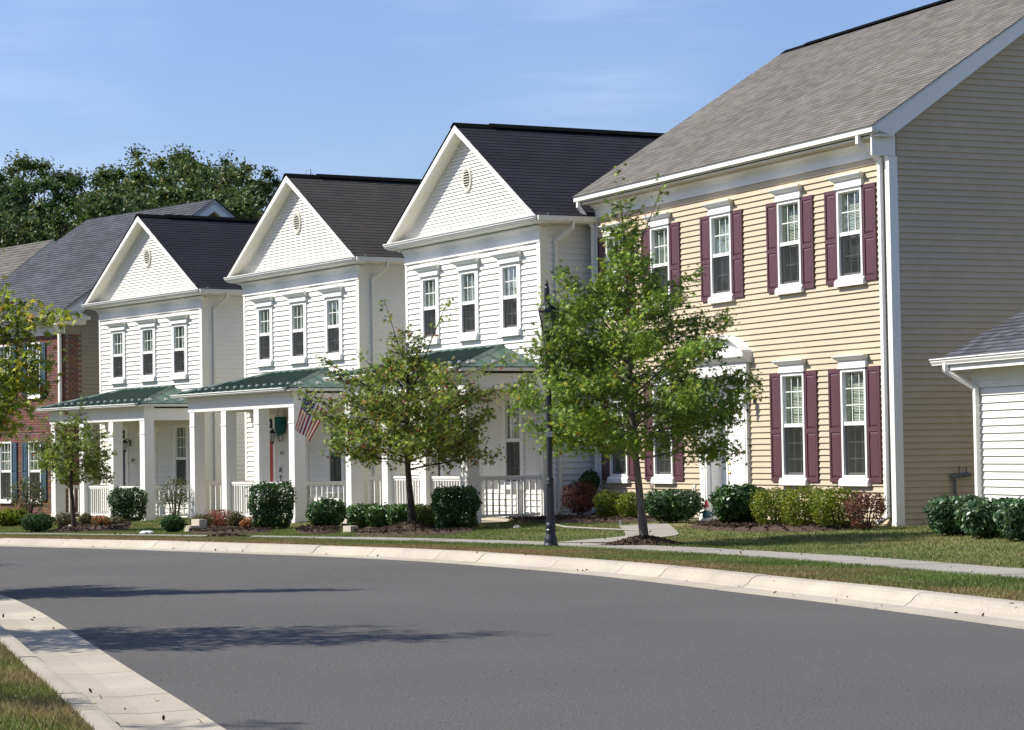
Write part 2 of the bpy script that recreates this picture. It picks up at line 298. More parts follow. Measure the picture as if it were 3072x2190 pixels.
def zbase(y, o): return zr(y) + .145 + .20 * smv(4.5, 10.5, o)
_F = None
def ofar(x, y):
    x = np.atleast_1d(np.asarray(x, float)); y = np.atleast_1d(np.asarray(y, float)); out_ = np.empty(len(x))
    for i in range(0, len(x), 20000): out_[i:i + 20000] = np.sqrt(((x[i:i + 20000, None] - _F[None, :, 0]) ** 2 + (y[i:i + 20000, None] - _F[None, :, 1]) ** 2).min(1))
    return out_
def ztv(x, y, o=None):
    x = np.atleast_1d(np.asarray(x, float)); y = np.atleast_1d(np.asarray(y, float)); o = ofar(x, y) if o is None else o; z = zbase(y, o); num = np.zeros(len(x)); den = np.full(len(x), .35)
    for c, r in CRES: w = np.exp(-((x - c.x) ** 2 + (y - c.y) ** 2) / 2.0) ; num += w * r; den += w
    return z + num / den * smv(3.9, 5.2, o)
def zt(x, y): return float(ztv(x, y)[0])
def G(u, v):
    d = ray(u * D, v * D); t = np.arange(20, 75, .05); X = d.x * t; Y = d.y * t; Z = CAMZ + d.z * t; g_ = ztv(X, Y); k = np.nonzero(Z <= g_)[0]; k = k[0] if len(k) else len(t) - 1
    return Vector((X[k], Y[k], g_[k]))
# ------------------------------------------------------------------ road, kerbs, pavement, lawns
def catmull(P, step=.35):
    P = [Vector(p) for p in P]; out_ = []
    for i in range(len(P) - 1):
        a = P[max(i - 1, 0)]; b = P[i]; c = P[i + 1]; d = P[min(i + 2, len(P) - 1)]; n = max(2, int((c - b).length / step))
        for k in range(n):
            t = k / n; out_.append(.5 * ((2 * b) + (c - a) * t + (2 * a - 5 * b + 4 * c - d) * t * t + (3 * b - a - 3 * c + d) * t ** 3))
    out_.append(P[-1]); return out_
def smooth(P, it=30):
    for _ in range(it): P = [P[0]] + [(P[i - 1] + P[i] * 2 + P[i + 1]) / 4 for i in range(1, len(P) - 1)] + [P[-1]]
    return P
fs_ = [unroad(u * D, v * D) for u, v in ((2278, 1399), (2000, 1360), (1700, 1325), (1500, 1300), (1300, 1277), (1000, 1253), (800, 1241), (380, 1226), (0, 1215))]
dl = (fs_[-1][0] - fs_[-2][0], fs_[-1][1] - fs_[-2][1])
FAR = smooth(catmull([(8.2, 0), (7.6, 6), (6.9, 11), (5.75, 16)] + fs_ + [(fs_[-1][0] + dl[0] * k, fs_[-1][1] + dl[1] * k * .93) for k in (1, 2.5, 5)]))
NEAR = smooth(catmull([(1.0, 0), (.1, 6), (-.9, 11), (-1.75, 14.13), (-2.25, 15.8), (-2.98, 18.22), (-4.1, 22.03), (-5.3, 26.0), (-6.25, 28.9), (-8.2, 33), (-12.5, 39.5), (-19, 47.5), (-28, 57.5), (-48, 78)]))
def normals(P, sgn):
    N = []
    for i in range(len(P)):
        d = (P[min(i + 1, len(P) - 1)] - P[max(i - 1, 0)]).normalized(); N.append(Vector((d.y, -d.x)) * sgn)
    return N
_F = np.array([(p.x, p.y) for p in FAR]); CRES = [(c, c.z - float(zbase(c.y, ofar(c.x, c.y))[0])) for c in CTRL]
NF = normals(FAR, 1); NN = normals(NEAR, -1)
def cum(P):
    c = [0]
    for i in range(1, len(P)): c.append(c[-1] + (P[i] - P[i - 1]).length)
    return c
def sample(P, C, s):
    s = max(0, min(C[-1] - 1e-6, s)); i = int(np.searchsorted(C, s, 'right') - 1); t = (s - C[i]) / (C[i + 1] - C[i]); return P[i].lerp(P[i + 1], t)
CF = cum(FAR); CN = cum(NEAR)
def offp(P, N, C, s, o): return sample(P, C, s) + sample(N, C, s) * o
g = MB(); g.add([(-900, -300, -1.25), (900, -300, -1.25), (900, 1500, -1.25), (-900, 1500, -1.25)], [(0, 1, 2, 3)]); ob('ground', g, M['earth'], kind='structure')
rd = MB(); n = 220
A_ = [offp(FAR, NF, CF, CF[-1] * i / n, .12) for i in range(n + 1)]; B_ = [offp(NEAR, NN, CN, CN[-1] * i / n, .12) for i in range(n + 1)]
NC = 12; vs = []
for a, b in zip(A_, B_):
    for k in range(NC + 1): p = a.lerp(b, k / NC); vs.append((p.x, p.y, float(zr(p.y))))
rd.add(vs, [(i * (NC + 1) + k, i * (NC + 1) + k + 1, (i + 1) * (NC + 1) + k + 1, (i + 1) * (NC + 1) + k) for i in range(n) for k in range(NC)]); ob('road', rd, M['asphalt'], kind='structure')
def hk(y): return .15
def kerb(name, P, N, C, prof, s0, s1, joints):
    root = link(name, None, None, (0, 0, 0), kind='structure')
    for a, b in zip(joints[:-1], joints[1:]):
        m_ = MB(); n = max(3, int((b - a) / .3)); rows = []
        dz = random.uniform(-.004, .004); sh = random.uniform(.90, 1.04); m_.tone = (sh, sh * random.uniform(.985, 1.0), sh * random.uniform(.96, 1.0))
        for i in range(n + 1):
            s = a + .008 + (b - a - .016) * i / n
            for o, z in prof:
                p = offp(P, N, C, s, o); m_.v.append((p.x, p.y, z + float(zr(p.y)) + dz * (z > .03)))
        k = len(prof)
        for i in range(n):
            for j in range(k - 1): m_.f.append((i * k + j, i * k + j + 1, (i + 1) * k + j + 1, (i + 1) * k + j))
        m_.f += [tuple(range(k)), tuple(range(n * k, n * k + k))]; m_.c = [m_.tone] * len(m_.f)
        ob('kerb_section', m_, M['kerbmat'], root)
    bk = MB(); n = 200; rows = []
    for i in range(n + 1):
        s = s0 + (s1 - s0) * i / n
        for o, z in prof: p = offp(P, N, C, s, o); bk.v.append((p.x, p.y, z * .9 - .022 + float(zr(p.y))))
    k = len(prof)
    for i in range(n):
        for j in range(k - 1): bk.f.append((i * k + j, i * k + j + 1, (i + 1) * k + j + 1, (i + 1) * k + j))
    bk.c = [None] * len(bk.f); ob('kerb_bed', bk, M['soil'], root)
M['kerbmat'] = mat('kerb_cast_concrete', (.43, .395, .32), .9, .10, 40, .4, 110, spec=.2, attr=True, var2=.14, scale2=.9)
def s_of(P, C, y): i = min(range(len(P)), key=lambda i: abs(P[i].y - y)); return C[i]
def s_near(P, C, q): i = min(range(len(P)), key=lambda i: (P[i] - Vector((q.x, q.y))).length); return C[i]
fj = [s_near(FAR, CF, Vector((*unroad(u, v, .02), 0))) for u, v in ((2692, 1822), (2316, 1760), (2058, 1730), (1805, 1720), (1597, 1703), (1393, 1688), (1204, 1680), (1016, 1672), (853, 1665), (662, 1657), (508, 1653), (334, 1648), (221, 1645), (77, 1640))]
a0 = fj[0]; pre = [a0 - 3 * k for k in range(7, 0, -1)]; post = [fj[-1] + 2.6 * k for k in range(1, 9)]
kerb('far_kerb', FAR, NF, CF, [(-.02, -.05), (-.02, .012), (.30, .020), (.37, .06), (.42, .115), (.48, .145), (.54, .15), (.66, .15), (.66, -.05)], pre[0], post[-1], pre + fj + post)
s0 = s_of(NEAR, CN, 9); nj = [s0 + 1.55 * k + (.25 * math.sin(k * 2.1)) for k in range(22)]
kerb('near_kerb', NEAR, NN, CN, [(-.02, -.05), (-.02, .010), (.30, -.003), (.60, .012), (.64, .10), (.69, .145), (.74, .15), (.84, .15), (.84, -.05)], nj[0], nj[-1], nj)
# sidewalk slabs
sw = link('sidewalk', None, None, (0, 0, 0), kind='structure')
s = s_of(FAR, CF, 10)
while s < s_of(FAR, CF, 58):
    m_ = MB(); L0, L1 = s + .006, s + 1.5 - .006; dz = random.uniform(-.003, .003); n = 3
    for i in range(n + 1):
        for o in (2.55, 3.70):
            for top in (0, 1): p = offp(FAR, NF, CF, L0 + (L1 - L0) * i / n, o); m_.v.append((p.x, p.y, zt(p.x, p.y) + .012 + dz if top else zt(p.x, p.y) - .1))
    for i in range(n): b = 4 * i; m_.f += [(b + 1, b + 3, b + 7, b + 5), (b, b + 1, b + 5, b + 4), (b + 2, b + 6, b + 7, b + 3)]
    m_.f += [(0, 2, 3, 1), (4 * n, 4 * n + 1, 4 * n + 3, 4 * n + 2)]; m_.c = [None] * len(m_.f); ob('paving_slab', m_, M['pavement'], sw); s += 1.5
def strip(name, P, N, C, sa, sb, offs, m, hf, n=160):
    mb = MB(); k = len(offs)
    for i in range(n + 1):
        s = sa + (sb - sa) * i / n
        for o in offs: p = offp(P, N, C, s, o); mb.v.append((p.x, p.y, hf(p.x, p.y, o)))
    for i in range(n):
        for j in range(k - 1): mb.f.append((i * k + j, i * k + j + 1, (i + 1) * k + j + 1, (i + 1) * k + j))
    mb.c = [None] * len(mb.f); return ob(name, mb, m, kind='structure')
def lawnz(x, y, o): return float(ztv(x, y, np.array([float(o)]))[0]) - (.02 if o <= .67 else 0)
strip('lawn', FAR, NF, CF, 0, CF[-1], [.64, .8, 1.2, 1.8, 2.5, 3.2, 3.7, 4.2, 4.7, 5.2, 5.7, 6.2, 6.7, 7.2, 7.7, 8.2, 8.7, 9.2, 9.7, 10.2, 10.8, 11.5, 12.5, 14, 17, 22, 28, 45, 70], M['soil'], lambda x, y, o: lawnz(x, y, o) if o < 30 else -1.3, n=260)
strip('near_lawn', NEAR, NN, CN, 0, CN[-1], [.82, 1.2, 2, 3, 5, 8, 14, 30, 60], M['soil'], lambda x, y, o: float(zr(y)) + .135 + .01 * min(o, 3) if o < 40 else -1.3)
def blades(name, pts, hgt, wid, pal, brown, kind='stuff', label=None):
    n = len(pts); P = np.asarray(pts); az = rng.uniform(0, 6.28, n); h = hgt * rng.uniform(.5, 1.3, n); lean = rng.normal(0, .45, (n, 2)) * h[:, None]
    dx = np.stack([np.cos(az), np.sin(az), np.zeros(n)], 1) * wid / 2
    V = np.stack([P - dx, P + dx, P + np.stack([lean[:, 0], lean[:, 1], h], 1)], 1).reshape(-1, 3)
    c = hues(n, pal) * (1 + .20 * nse(P[:, 0], P[:, 1], 1.4, 7.0) + .12 * nse(P[:, 0], P[:, 1], 5.1, 2.0))[:, None]; br = brown[:, None]; c = c * (1 - br) + np.array((.34, .235, .12)) * rng.uniform(.6, 1.3, n)[:, None] * br
    npmesh(name, V, None, 3, M['grass'], c, kind=kind, label=label, cat='grass')
def nse(x, y, f, s): return np.sin(x * f + s) * np.cos(y * f * 1.3 + s * 2) + .5 * np.sin(x * f * 2.3 + y * f * 1.9 + s)
TURF = [(.125, .205, .038, 5), (.095, .16, .034, 4), (.17, .225, .05, 2), (.30, .29, .14, .8)]
def lawn_pts(P, N, C, n, sa, sb, oa, ob_, hf):
    s = rng.uniform(sa, sb, n); o = rng.uniform(oa, ob_, n)
    Pp = np.array([(p.x, p.y) for p in P]); Np = np.array([(p.x, p.y) for p in N]); C = np.array(C)
    x = np.interp(s, C, Pp[:, 0]) + np.interp(s, C, Np[:, 0]) * o; y = np.interp(s, C, Pp[:, 1]) + np.interp(s, C, Np[:, 1]) * o
    z = hf(x, y, o); return np.stack([x, y, z], 1), o
sa, sb = s_of(FAR, CF, 19.5), s_of(FAR, CF, 62)
# ------------------------------------------------------------------ building helpers
def wallgrid(mb, x0, x1, z0, z1, holes, y0, y1, top=None):
    xs = sorted({x0, x1, *[h[0] for h in holes], *[h[1] for h in holes]}); zs = sorted({z0, z1, *[h[2] for h in holes], *[h[3] for h in holes]})
    for a, b in zip(xs[:-1], xs[1:]):
        for c, d in zip(zs[:-1], zs[1:]):
            mx_, mz = (a + b) / 2, (c + d) / 2
            if any(h[0] < mx_ < h[1] and h[2] < mz < h[3] for h in holes): continue
            mb.box(a, b, y0, y1, c, d)
def board(parent, x0, x1, z0, z1, x0t=None, x1t=None, m=None, lip=.03, cuts=()):
    segs = [(x0, x1)]
    for a, b in cuts: segs = [q for s_ in segs for q in ((s_[0], min(s_[1], a)), (max(s_[0], b), s_[1])) if q[1] - q[0] > .01]
    if not segs: return
    full = []
    for a, b in segs:
        if b - a > 4.2 and x0t is None:
            p = a + random.uniform(1.4, min(3.6, b - a - .8)); q = [a]
            while p < b - .9: q.append(p); p += 3.66
            q.append(b); full += [(u_, v_ + (.03 if v_ < b else 0), i % 2) for i, (u_, v_) in enumerate(zip(q[:-1], q[1:]))]
        else: full.append((a, b, 0))
    lip0 = lip
    for a, b, odd in full:
        lip = lip0 + .0018 * odd; mb = MB(); ta = x0t if (x0t is not None and a == x0) else a; tb = x1t if (x1t is not None and b == x1) else b
        mb.hexa([(a, -lip, z0), (b, -lip, z0), (b, .0, z0), (a, .0, z0), (ta, -.004, z1), (tb, -.004, z1), (tb, .0, z1), (ta, .0, z1)]); ob('siding_board', mb, m, parent)
def siding(parent, x0, x1, z0, z1, ex, m, holes=(), lip=.031):
    n = int(math.ceil((z1 - z0) / ex - 1e-6))
    for i in range(n):
        b = z1 - (i + 1) * ex; t = b + ex; b = max(b, z0); mid = (b + t) / 2
        board(parent, x0, x1, b, t, m=m, lip=lip, cuts=sorted((h[0], h[1]) for h in holes if h[2] < mid < h[3]))
def shingles(parent, name, u0_, origin, eu, ev, U, Vv, m, ex=.145, tab=.31, keep=0, tone=(.72, 1.18), thick=.012):
    """courses of lapped tabs on the plane origin + eu*u + ev*v"""
    o = Vector(origin); eu = Vector(eu).normalized(); ev = Vector(ev).normalized(); nn = eu.cross(ev); nn = nn if nn.z > 0 else -nn
    tabs = []; n = int(math.ceil(Vv / ex))
    for i in range(n):
        a = -random.uniform(0, tab); v0 = i * ex; v1 = min(Vv, v0 + ex * 1.12)
        while a < U:
            w = tab * random.uniform(.6, 1.15); p, q = max(0, a), min(U, a + w - .004)
            if q - p > .02: tabs.append((p, q, v0, v1))
            a += w
    cx = -Vector((0, 0, 0))
    def hx(mb, t):
        p, q, v0, v1 = t; h0 = thick * 1.9; h1 = thick * .4; lo = .0
        A = [o + eu * p + ev * v0 + nn * lo, o + eu * q + ev * v0 + nn * lo, o + eu * q + ev * v1 + nn * lo, o + eu * p + ev * v1 + nn * lo]
        B = [o + eu * p + ev * v0 + nn * h0, o + eu * q + ev * v0 + nn * h0, o + eu * q + ev * v1 + nn * h1, o + eu * p + ev * v1 + nn * h1]
        v = A + B; mb.add(v, [(4, 5, 6, 7), (0, 1, 5, 4), (1, 2, 6, 5), (3, 0, 4, 7)])
    tabs_keep = []
    if keep:
        tabs.sort(key=lambda t: (U - t[0]) * 1.0 + t[2] * 1.0); tabs_keep = tabs[:keep]; tabs = tabs[keep:]
    big = MB()
    for t in tabs:
        k = random.uniform(*tone); big.tone = (k, k * random.uniform(.97, 1.01), k * random.uniform(.94, 1.02)); hx(big, t)
    ob('shingles', big, m, parent, kind='stuff')
    for t in tabs_keep:
        q = MB(); k = random.uniform(*tone); q.tone = (k, k * random.uniform(.97, 1.01), k * random.uniform(.94, 1.02)); hx(q, t); ob('shingle', q, m, parent)
def window(parent, xc, z0, z1, gw, fr, cas, rows, cols, lintel, sillh, cover, wall_lip=.022, sillw=0., screen=True, cap='white', side=.0, gb=None, proud=.05):
    """z0 sill bottom, z1 top of frame, gw glass width, fr frame width, cas casing width (0 = none)"""
    hw = gw / 2; ow = hw + fr + cas; zb = z0 + sillh; gz0 = zb + fr; gz1 = z1 - fr - (cas * .35)
    f = MB()
    if cas:
        f.box(-ow, -hw - fr, -proud, 0, zb, z1); f.box(hw + fr, ow, -proud, 0, zb, z1); f.box(-hw - fr, hw + fr, -proud, 0, z1 - cas * .35, z1)
    y1, y0 = .04, -proud - (.004 if cas else .012)
    f.box(-hw - fr, -hw, y0, y1, zb, z1 - cas * .35); f.box(hw, hw + fr, y0, y1, zb, z1 - cas * .35); f.box(-hw, hw, y0, y1, gz1, z1 - cas * .35); f.box(-hw, hw, y0, y1, zb, gz0)
    w = ob('window', f, M['trim'], parent, loc=(xc, 0, 0))
    sl_ = MB(); sw_ = ow + sillw; sl_.prism([(-proud - .055, z0), (-proud - .055, zb - .05), (-proud - .02, zb), (0, zb), (0, z0)], 'x', -sw_, sw_); ob('sill', sl_, M['trim'], w)
    # header: frieze board and crown
    if lintel:
        hd = MB(); lw = ow + .035; hz0 = z1 + .004; hd.box(-lw, lw, -proud - .03, 0, hz0 + .03, hz0 + lintel); hd.box(-lw - .015, lw + .015, -proud - .045, 0, hz0, hz0 + .028)
        c0 = hz0 + lintel; pr = [(0, c0), (-proud - .045, c0 + .004), (-proud - .05, c0 + .022), (-proud - .075, c0 + .032), (-proud - .12, c0 + .085), (-proud - .125, c0 + .11), (0, c0 + .115)]
        n = len(pr); vs = []
        for sgn in (-1, 1):
            for (y, z) in pr: vs.append((sgn * (lw + max(0, -y - proud - .03) * 1.05), y, z))
        hd.add(vs, [tuple(range(n)), tuple(range(n, 2 * n))[::-1]] + [(i, n + i, n + (i + 1) % n, (i + 1) % n) for i in range(n)])
        ob('header', hd, M['trim'], w)
    mid = (gz0 + gz1) / 2 + (.0 if gb is None else gb); mr = .035
    us = MB(); us.box(-hw, hw, -proud + .01, .03, mid - mr, mid + mr); us.box(-hw, -hw + .018, -.022, .012, mid + mr, gz1); us.box(hw - .018, hw, -.022, .012, mid + mr, gz1); us.box(-hw + .018, hw - .018, -.022, .012, gz1 - .02, gz1)
    ob('upper_sash', us, M['trim'], w)
    ls = MB(); ls.box(-hw, -hw + .03, .014, .05, gz0, mid - mr); ls.box(hw - .03, hw, .014, .05, gz0, mid - mr); ls.box(-hw + .03, hw - .03, .014, .05, gz0, gz0 + .05); ob('lower_sash', ls, M['trim'], w)
    for za, zb_, yy, nm in ((mid + mr, gz1, .0, 'upper'), (gz0, mid - mr, .036, 'lower')):
        mu_ = MB(); t = .009
        y_a = yy - .008 if nm == 'upper' else yy + .004
        for i in range(1, cols): x = -hw + 2 * hw * i / cols; mu_.box(x - t, x + t, y_a, y_a + .006, za, zb_)
        for j in range(1, rows): z = za + (zb_ - za) * j / rows; mu_.box(-hw, hw, y_a + .0006, y_a + .0054, z - t, z + t)
        ob('muntins', mu_, M['trim'], w)
        gl = MB(); gl.add([(-hw, yy, za), (hw, yy, za), (hw, yy, zb_), (-hw, yy, zb_)], [(0, 1, 2, 3)]); ob('pane', gl, M['glass'], w)
    if screen:
        sc = MB(); sc.add([(-hw, -.02, gz0), (hw, -.02, gz0), (hw, -.02, mid - mr), (-hw, -.02, mid - mr)], [(0, 1, 2, 3)]); ob('insect_screen', sc, M['screen'], w)
    bx = MB(); dp = .5; e = .012
    bx.box(-hw - e, -hw, .052, dp, gz0, gz1); bx.box(hw, hw + e, .052, dp, gz0, gz1); bx.box(-hw - e, hw + e, .052, dp, gz1, gz1 + e); bx.box(-hw - e, hw + e, .052, dp, gz0 - e, gz0); ob('reveal', bx, M['jamb'], w)
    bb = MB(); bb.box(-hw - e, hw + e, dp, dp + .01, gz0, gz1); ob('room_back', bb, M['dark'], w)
    if cover == 'blind':
        bl = MB(); z = gz1 - .03; stop = mid - .02 if random.random() < .6 else gz0 + (gz1 - gz0) * .2
        while z > stop: bl.add([(-hw, .115, z), (hw, .115, z), (hw, .135, z + .022), (-hw, .135, z + .022)], [(0, 1, 2, 3)]); z -= .03
        bl.box(-hw, hw, .11, .14, stop - .035, stop - .012); ob('blind', bl, M['blind'], w)
    elif cover == 'curtain':
        ct = MB(); nx = 22
        for sgn, wd in ((-1, .36), (1, .62)):
            vs = []; fc = []
            for i in range(nx + 1):
                x = sgn * (hw - 2 * hw * wd * i / nx); y = .085 + .018 * math.sin(i * 1.9 + xc); xo = sgn * -.05 * (i / nx)
                vs += [(x, y, gz0), (x, y, (gz0 + gz1) / 2), (x + xo * .3, y, gz1)]
            for i in range(nx): b = i * 3; fc += [(b, b + 1, b + 4, b + 3), (b + 1, b + 2, b + 5, b + 4)]
            ct.add(vs, fc)
        ob('curtain', ct, M['curtain'], w)
    return w, (xc - hw, xc + hw, gz0, gz1)
def shutter(parent, x0, x1, z0, z1, m, wall=-.024):
    def fn():
        w, h = x1 - x0, z1 - z0; mb = MB(); s = .055; r = .085; mid = h * .46
        mb.box(0, w, -.016, 0, 0, h); mb.box(0, s, -.034, -.016, 0, h); mb.box(w - s, w, -.034, -.016, 0, h)
        mb.box(s, w - s, -.034, -.016, 0, r); mb.box(s, w - s, -.034, -.016, h - r * .9, h); mb.box(s, w - s, -.034, -.016, mid - .04, mid + .045); return mb
    key = ('sh', round(x1 - x0, 2), round(z1 - z0, 2), m.name)
    o = part('shutter', key, fn, m, parent, (x0, wall, z0))
    def panel(ph, pw):
        def f2():
            mb = MB(); b = .03
            v = [(0, 0, 0), (pw, 0, 0), (pw, 0, ph), (0, 0, ph), (b, -.014, b), (pw - b, -.014, b), (pw - b, -.014, ph - b), (b, -.014, ph - b)]
            return mb.add(v, [(4, 5, 6, 7), (0, 1, 5, 4), (1, 2, 6, 5), (2, 3, 7, 6), (3, 0, 4, 7)])
        return f2
    w, h = x1 - x0, z1 - z0; s = .055; r = .085; mid = h * .46; pw = w - 2 * s - .02
    for za, zb in ((r, mid - .04), (mid + .045, h - r * .9)):
        part('panel', (key, za), panel(zb - za - .02, pw), m, o, (s + .01, -.0165, za + .01))
    return o
def downspout(parent, pts, m, w=.075, d=.055):
    mb = MB(); P = [Vector(p) for p in pts]
    for i, (a, b) in enumerate(zip(P[:-1], P[1:])):
        dr = (b - a).normalized()
        if abs(dr.z) > .99: mb.box(a.x - w / 2, a.x + w / 2, a.y - d / 2, a.y + d / 2, min(a.z, b.z) - .01, max(a.z, b.z) + .01)
        else:
            sx = Vector((1, 0, 0)) if abs(dr.x) < .5 else Vector((0, 1, 0)); n_ = dr.cross(sx).normalized() * d / 2; s_ = sx * w / 2; e = dr * .02
            v = [a - e - s_ - n_, a - e + s_ - n_, a - e + s_ + n_, a - e - s_ + n_, b + e - s_ - n_, b + e + s_ - n_, b + e + s_ + n_, b + e - s_ + n_]; mb.hexa([tuple(q) for q in v])
    return ob('downspout', mb, m, parent)
def gutter(parent, x0, x1, yb, zt_, m, d=.11, h=.10, axis='x'):
    # K-style profile, front at yb-d
    pr = [(0, zt_ - h), (0, zt_ - .01), (-d + .012, zt_ - .012), (-d + .012, zt_), (-d, zt_), (-d, zt_ - .018), (-d + .022, zt_ - .035), (-d + .022, zt_ - .055), (-d + .05, zt_ - h + .012), (-d + .05, zt_ - h)]
    mb = MB(); mb.prism([(yb + a, b) for a, b in pr], 'x', x0, x1)
    return ob('gutter', mb, m, parent)
def digits(parent, txt, size, m, loc, rot):
    cu = bpy.data.curves.new('number', 'FONT'); cu.body = txt; cu.size = size; cu.align_x = 'CENTER'; cu.align_y = 'CENTER'; cu.extrude = .0015
    t = bpy.data.objects.new('tmp', cu); COL.objects.link(t); me = bpy.data.meshes.new_from_object(t); bpy.data.objects.remove(t)
    me.materials.clear(); me.materials.append(m); return link('number', me, parent, loc, rot)
def wall_lamp(parent, x, y, z, name='wall_lamp'):
    a = MB(); a.box(x - .04, x + .04, y - .02, y, z - .05, z + .12); a.tube([(x, y - .02, z + .05), (x, y - .10, z + .16), (x, y - .17, z + .12)], .012, 6)
    a.lathe([(.0, z + .16), (.02, z + .13), (.085, z + .06), (.088, z + .04), (.0, z + .035)], 8, (x, y - .17)); a.lathe([(.0, z - .24), (.035, z - .2), (.045, z - .17), (.0, z - .165)], 8, (x, y - .17))
    for k in range(4): q = math.pi / 4 + k * math.pi / 2; a.tube([(x + .08 * math.cos(q), y - .17 + .08 * math.sin(q), z + .04), (x + .042 * math.cos(q), y - .17 + .042 * math.sin(q), z - .17)], .006, 4)
    w = ob(name, a, M['iron'], parent); gl = MB(); gl.lathe([(.035, z - .165), (.07, z + .035)], 8, (x, y - .17)); ob('lamp_shade', gl, M['lampglass'], w); return w
# ------------------------------------------------------------------ white house
WW = 6.1
def white_house(loc, yaw, label, roofmat, doormat, cover):
    H = link('white_house', None, None, loc, (0, 0, -yaw), label=label, cat='house', group='white clapboard houses with green porch roofs')
    fw = MB(); holes = []
    frontz = 5.74
    # windows
    C = (1.22, 3.05, 4.88); wl = []
    for i, x in enumerate(C): w, h_ = window(H, x, 3.645, 5.10, .60, .035, .10, 2, 3, .105, .14, cover[i], sillw=.0); holes.append(h_)
    for x in (3.05, 4.90): w, h_ = window(H, x, .60, 2.46, .60, .035, .10, 3, 3, 0, .12, 'curtain'); holes.append(h_)
    # door under first window, flush with the wall
    dx0, dx1 = .76, 1.66; dh = (dx0 - .0, dx1 + .0, .05, 2.36); holes.append(dh)
    wallgrid(fw, .0, WW, -.25, frontz, holes, .0, .06)
    wall = ob('front_wall', fw, M['cream'], H)
    cas = [(a - .12, b + .12, c - .17, d + .12) for a, b, c, d in holes[:3]] + [(a - .13, b + .13, c - .16, d + .06) for a, b, c, d in holes[3:5]] + [(dx0 - .10, dx1 + .10, .0, 2.48)]
    cas = [(a + .03, b - .03, c + .02, d - .02) for a, b, c, d in cas]
    siding(wall, .11, WW - .11, .04, 5.427, .1197, M['white'], cas)
    fb = MB(); fb.box(-.01, WW + .01, -.03, 0, 5.432, 5.72); fb.box(-.015, WW + .015, -.045, 0, 5.428, 5.462); fb.prism([(-.03, 5.62), (-.06, 5.68), (-.10, 5.72), (-.10, 5.75), (0, 5.75), (0, 5.62)], 'x', -.05, WW + .05); ob('frieze_board', fb, M['trim'], H)
    for x0, x1 in ((0, .11), (WW - .11, WW)):
        cb_ = MB(); cb_.box(x0, x1, -.032, 0, -.05, 5.428); ob('corner_board', cb_, M['trim'], H)
    cb_ = MB(); cb_.box(WW, WW + .032, -.032, .13, -.05, 5.72); ob('corner_board', cb_, M['cream'], H)
    # door
    d = MB(); d.box(dx0 + .05, dx1 - .05, .0, .045, .06, 2.02)
    door = ob('front_door', d, doormat, H)
    for px in (dx0 + .15, (dx0 + dx1) / 2 + .04):
        for za, zb in ((.2, .75), (.85, 1.35), (1.45, 1.9)): q = MB(); q.box(px, px + .27, -.008, 0, za, zb); ob('panel', q, doormat, door)
    k = MB(); k.lathe([(.0, 0), (.028, .01), (.03, .03), (.0, .05)], 8); kk = ob('knob', k, M['brass'], door, loc=(dx0 + .12, -.002, 1.0), rot=(math.pi / 2, 0, 0))
    df = MB(); df.box(dx0 - .10, dx0 + .05, -.045, .05, .0, 2.38); df.box(dx1 - .05, dx1 + .10, -.045, .05, .0, 2.38); df.box(dx0 - .10, dx1 + .10, -.05, .05, 2.38, 2.49); df.box(dx0 + .05, dx1 - .05, -.03, .05, 2.02, 2.14); df.box(dx0 + .05, dx1 - .05, -.05, .05, .0, .06)
    frm = ob('door_frame', df, M['trim'], H); tp = MB(); tp.box(dx0 + .05, dx1 - .05, .0, .01, 2.14, 2.38); ob('transom_pane', tp, M['screen'], frm); tb = MB(); tb.box(dx0, dx1, .05, .3, .0, 2.4); ob('vestibule', tb, M['dark'], frm)
    wall_lamp(H, 1.90, -.025, 1.98)
    pl = MB(); pl.box(1.95, 2.19, -.04, -.024, 1.47, 1.61); P_l = ob('number_plate', pl, M['cream'], H)
    # side walls, back
    sidew = MB(); wallgrid(sidew, 0, 9, -.3, 5.80, [], 0, .06); sidew.add([(0, .0, 5.8)], [])
    rw = ob('side_wall', sidew, M['cream'], H, loc=(WW, 0, 0), rot=(0, 0, math.pi / 2)); siding(rw, .13, 9, .06, 5.80, .1197, M['white'])
    lw = MB(); lw.box(0, .06, .06, 9, -.3, 5.8); lw.box(.06, WW - .06, 8.94, 9, -.3, 5.8); ob('rear_wall', lw, M['white'], H)
    fd = MB(); fd.box(.01, WW - .01, .07, 8.9, -.5, -.26); fd.box(WW - .02, WW + .01, .14, 9, -.5, .07); ob('foundation', fd, M['foundation'], H)
    # gable
    gz0 = 5.86; apex = 8.111; sl_ = (8.111 - 5.94) / 3.40; xm = WW / 2
    inner = lambda z: (8.111 - .16 - z) / sl_      # half width of the gable siding at height z
    gb_ = MB(); gb_.prism([(xm - inner(5.75), 5.75), (xm + inner(5.75), 5.75), (xm, 7.95)], 'y', .0, .06); gw_ = ob('gable_wall', gb_, M['cream'], H)
    z = gz0 + .06; vz0, vz1, vr = 7.17, 7.17, .27; vc = 6.98
    while z < 7.86:
        h0 = inner(z); h1 = max(.0, inner(z + .0715)); vcut = ()
        board(gw_, xm - h0, xm + h0, z, z + .0715, xm - h1 - .001, xm + h1 + .001, M['white'], .030); z += .0715
    # oval louvre
    vt = MB(); n = 28; rx, rz = .20, .27
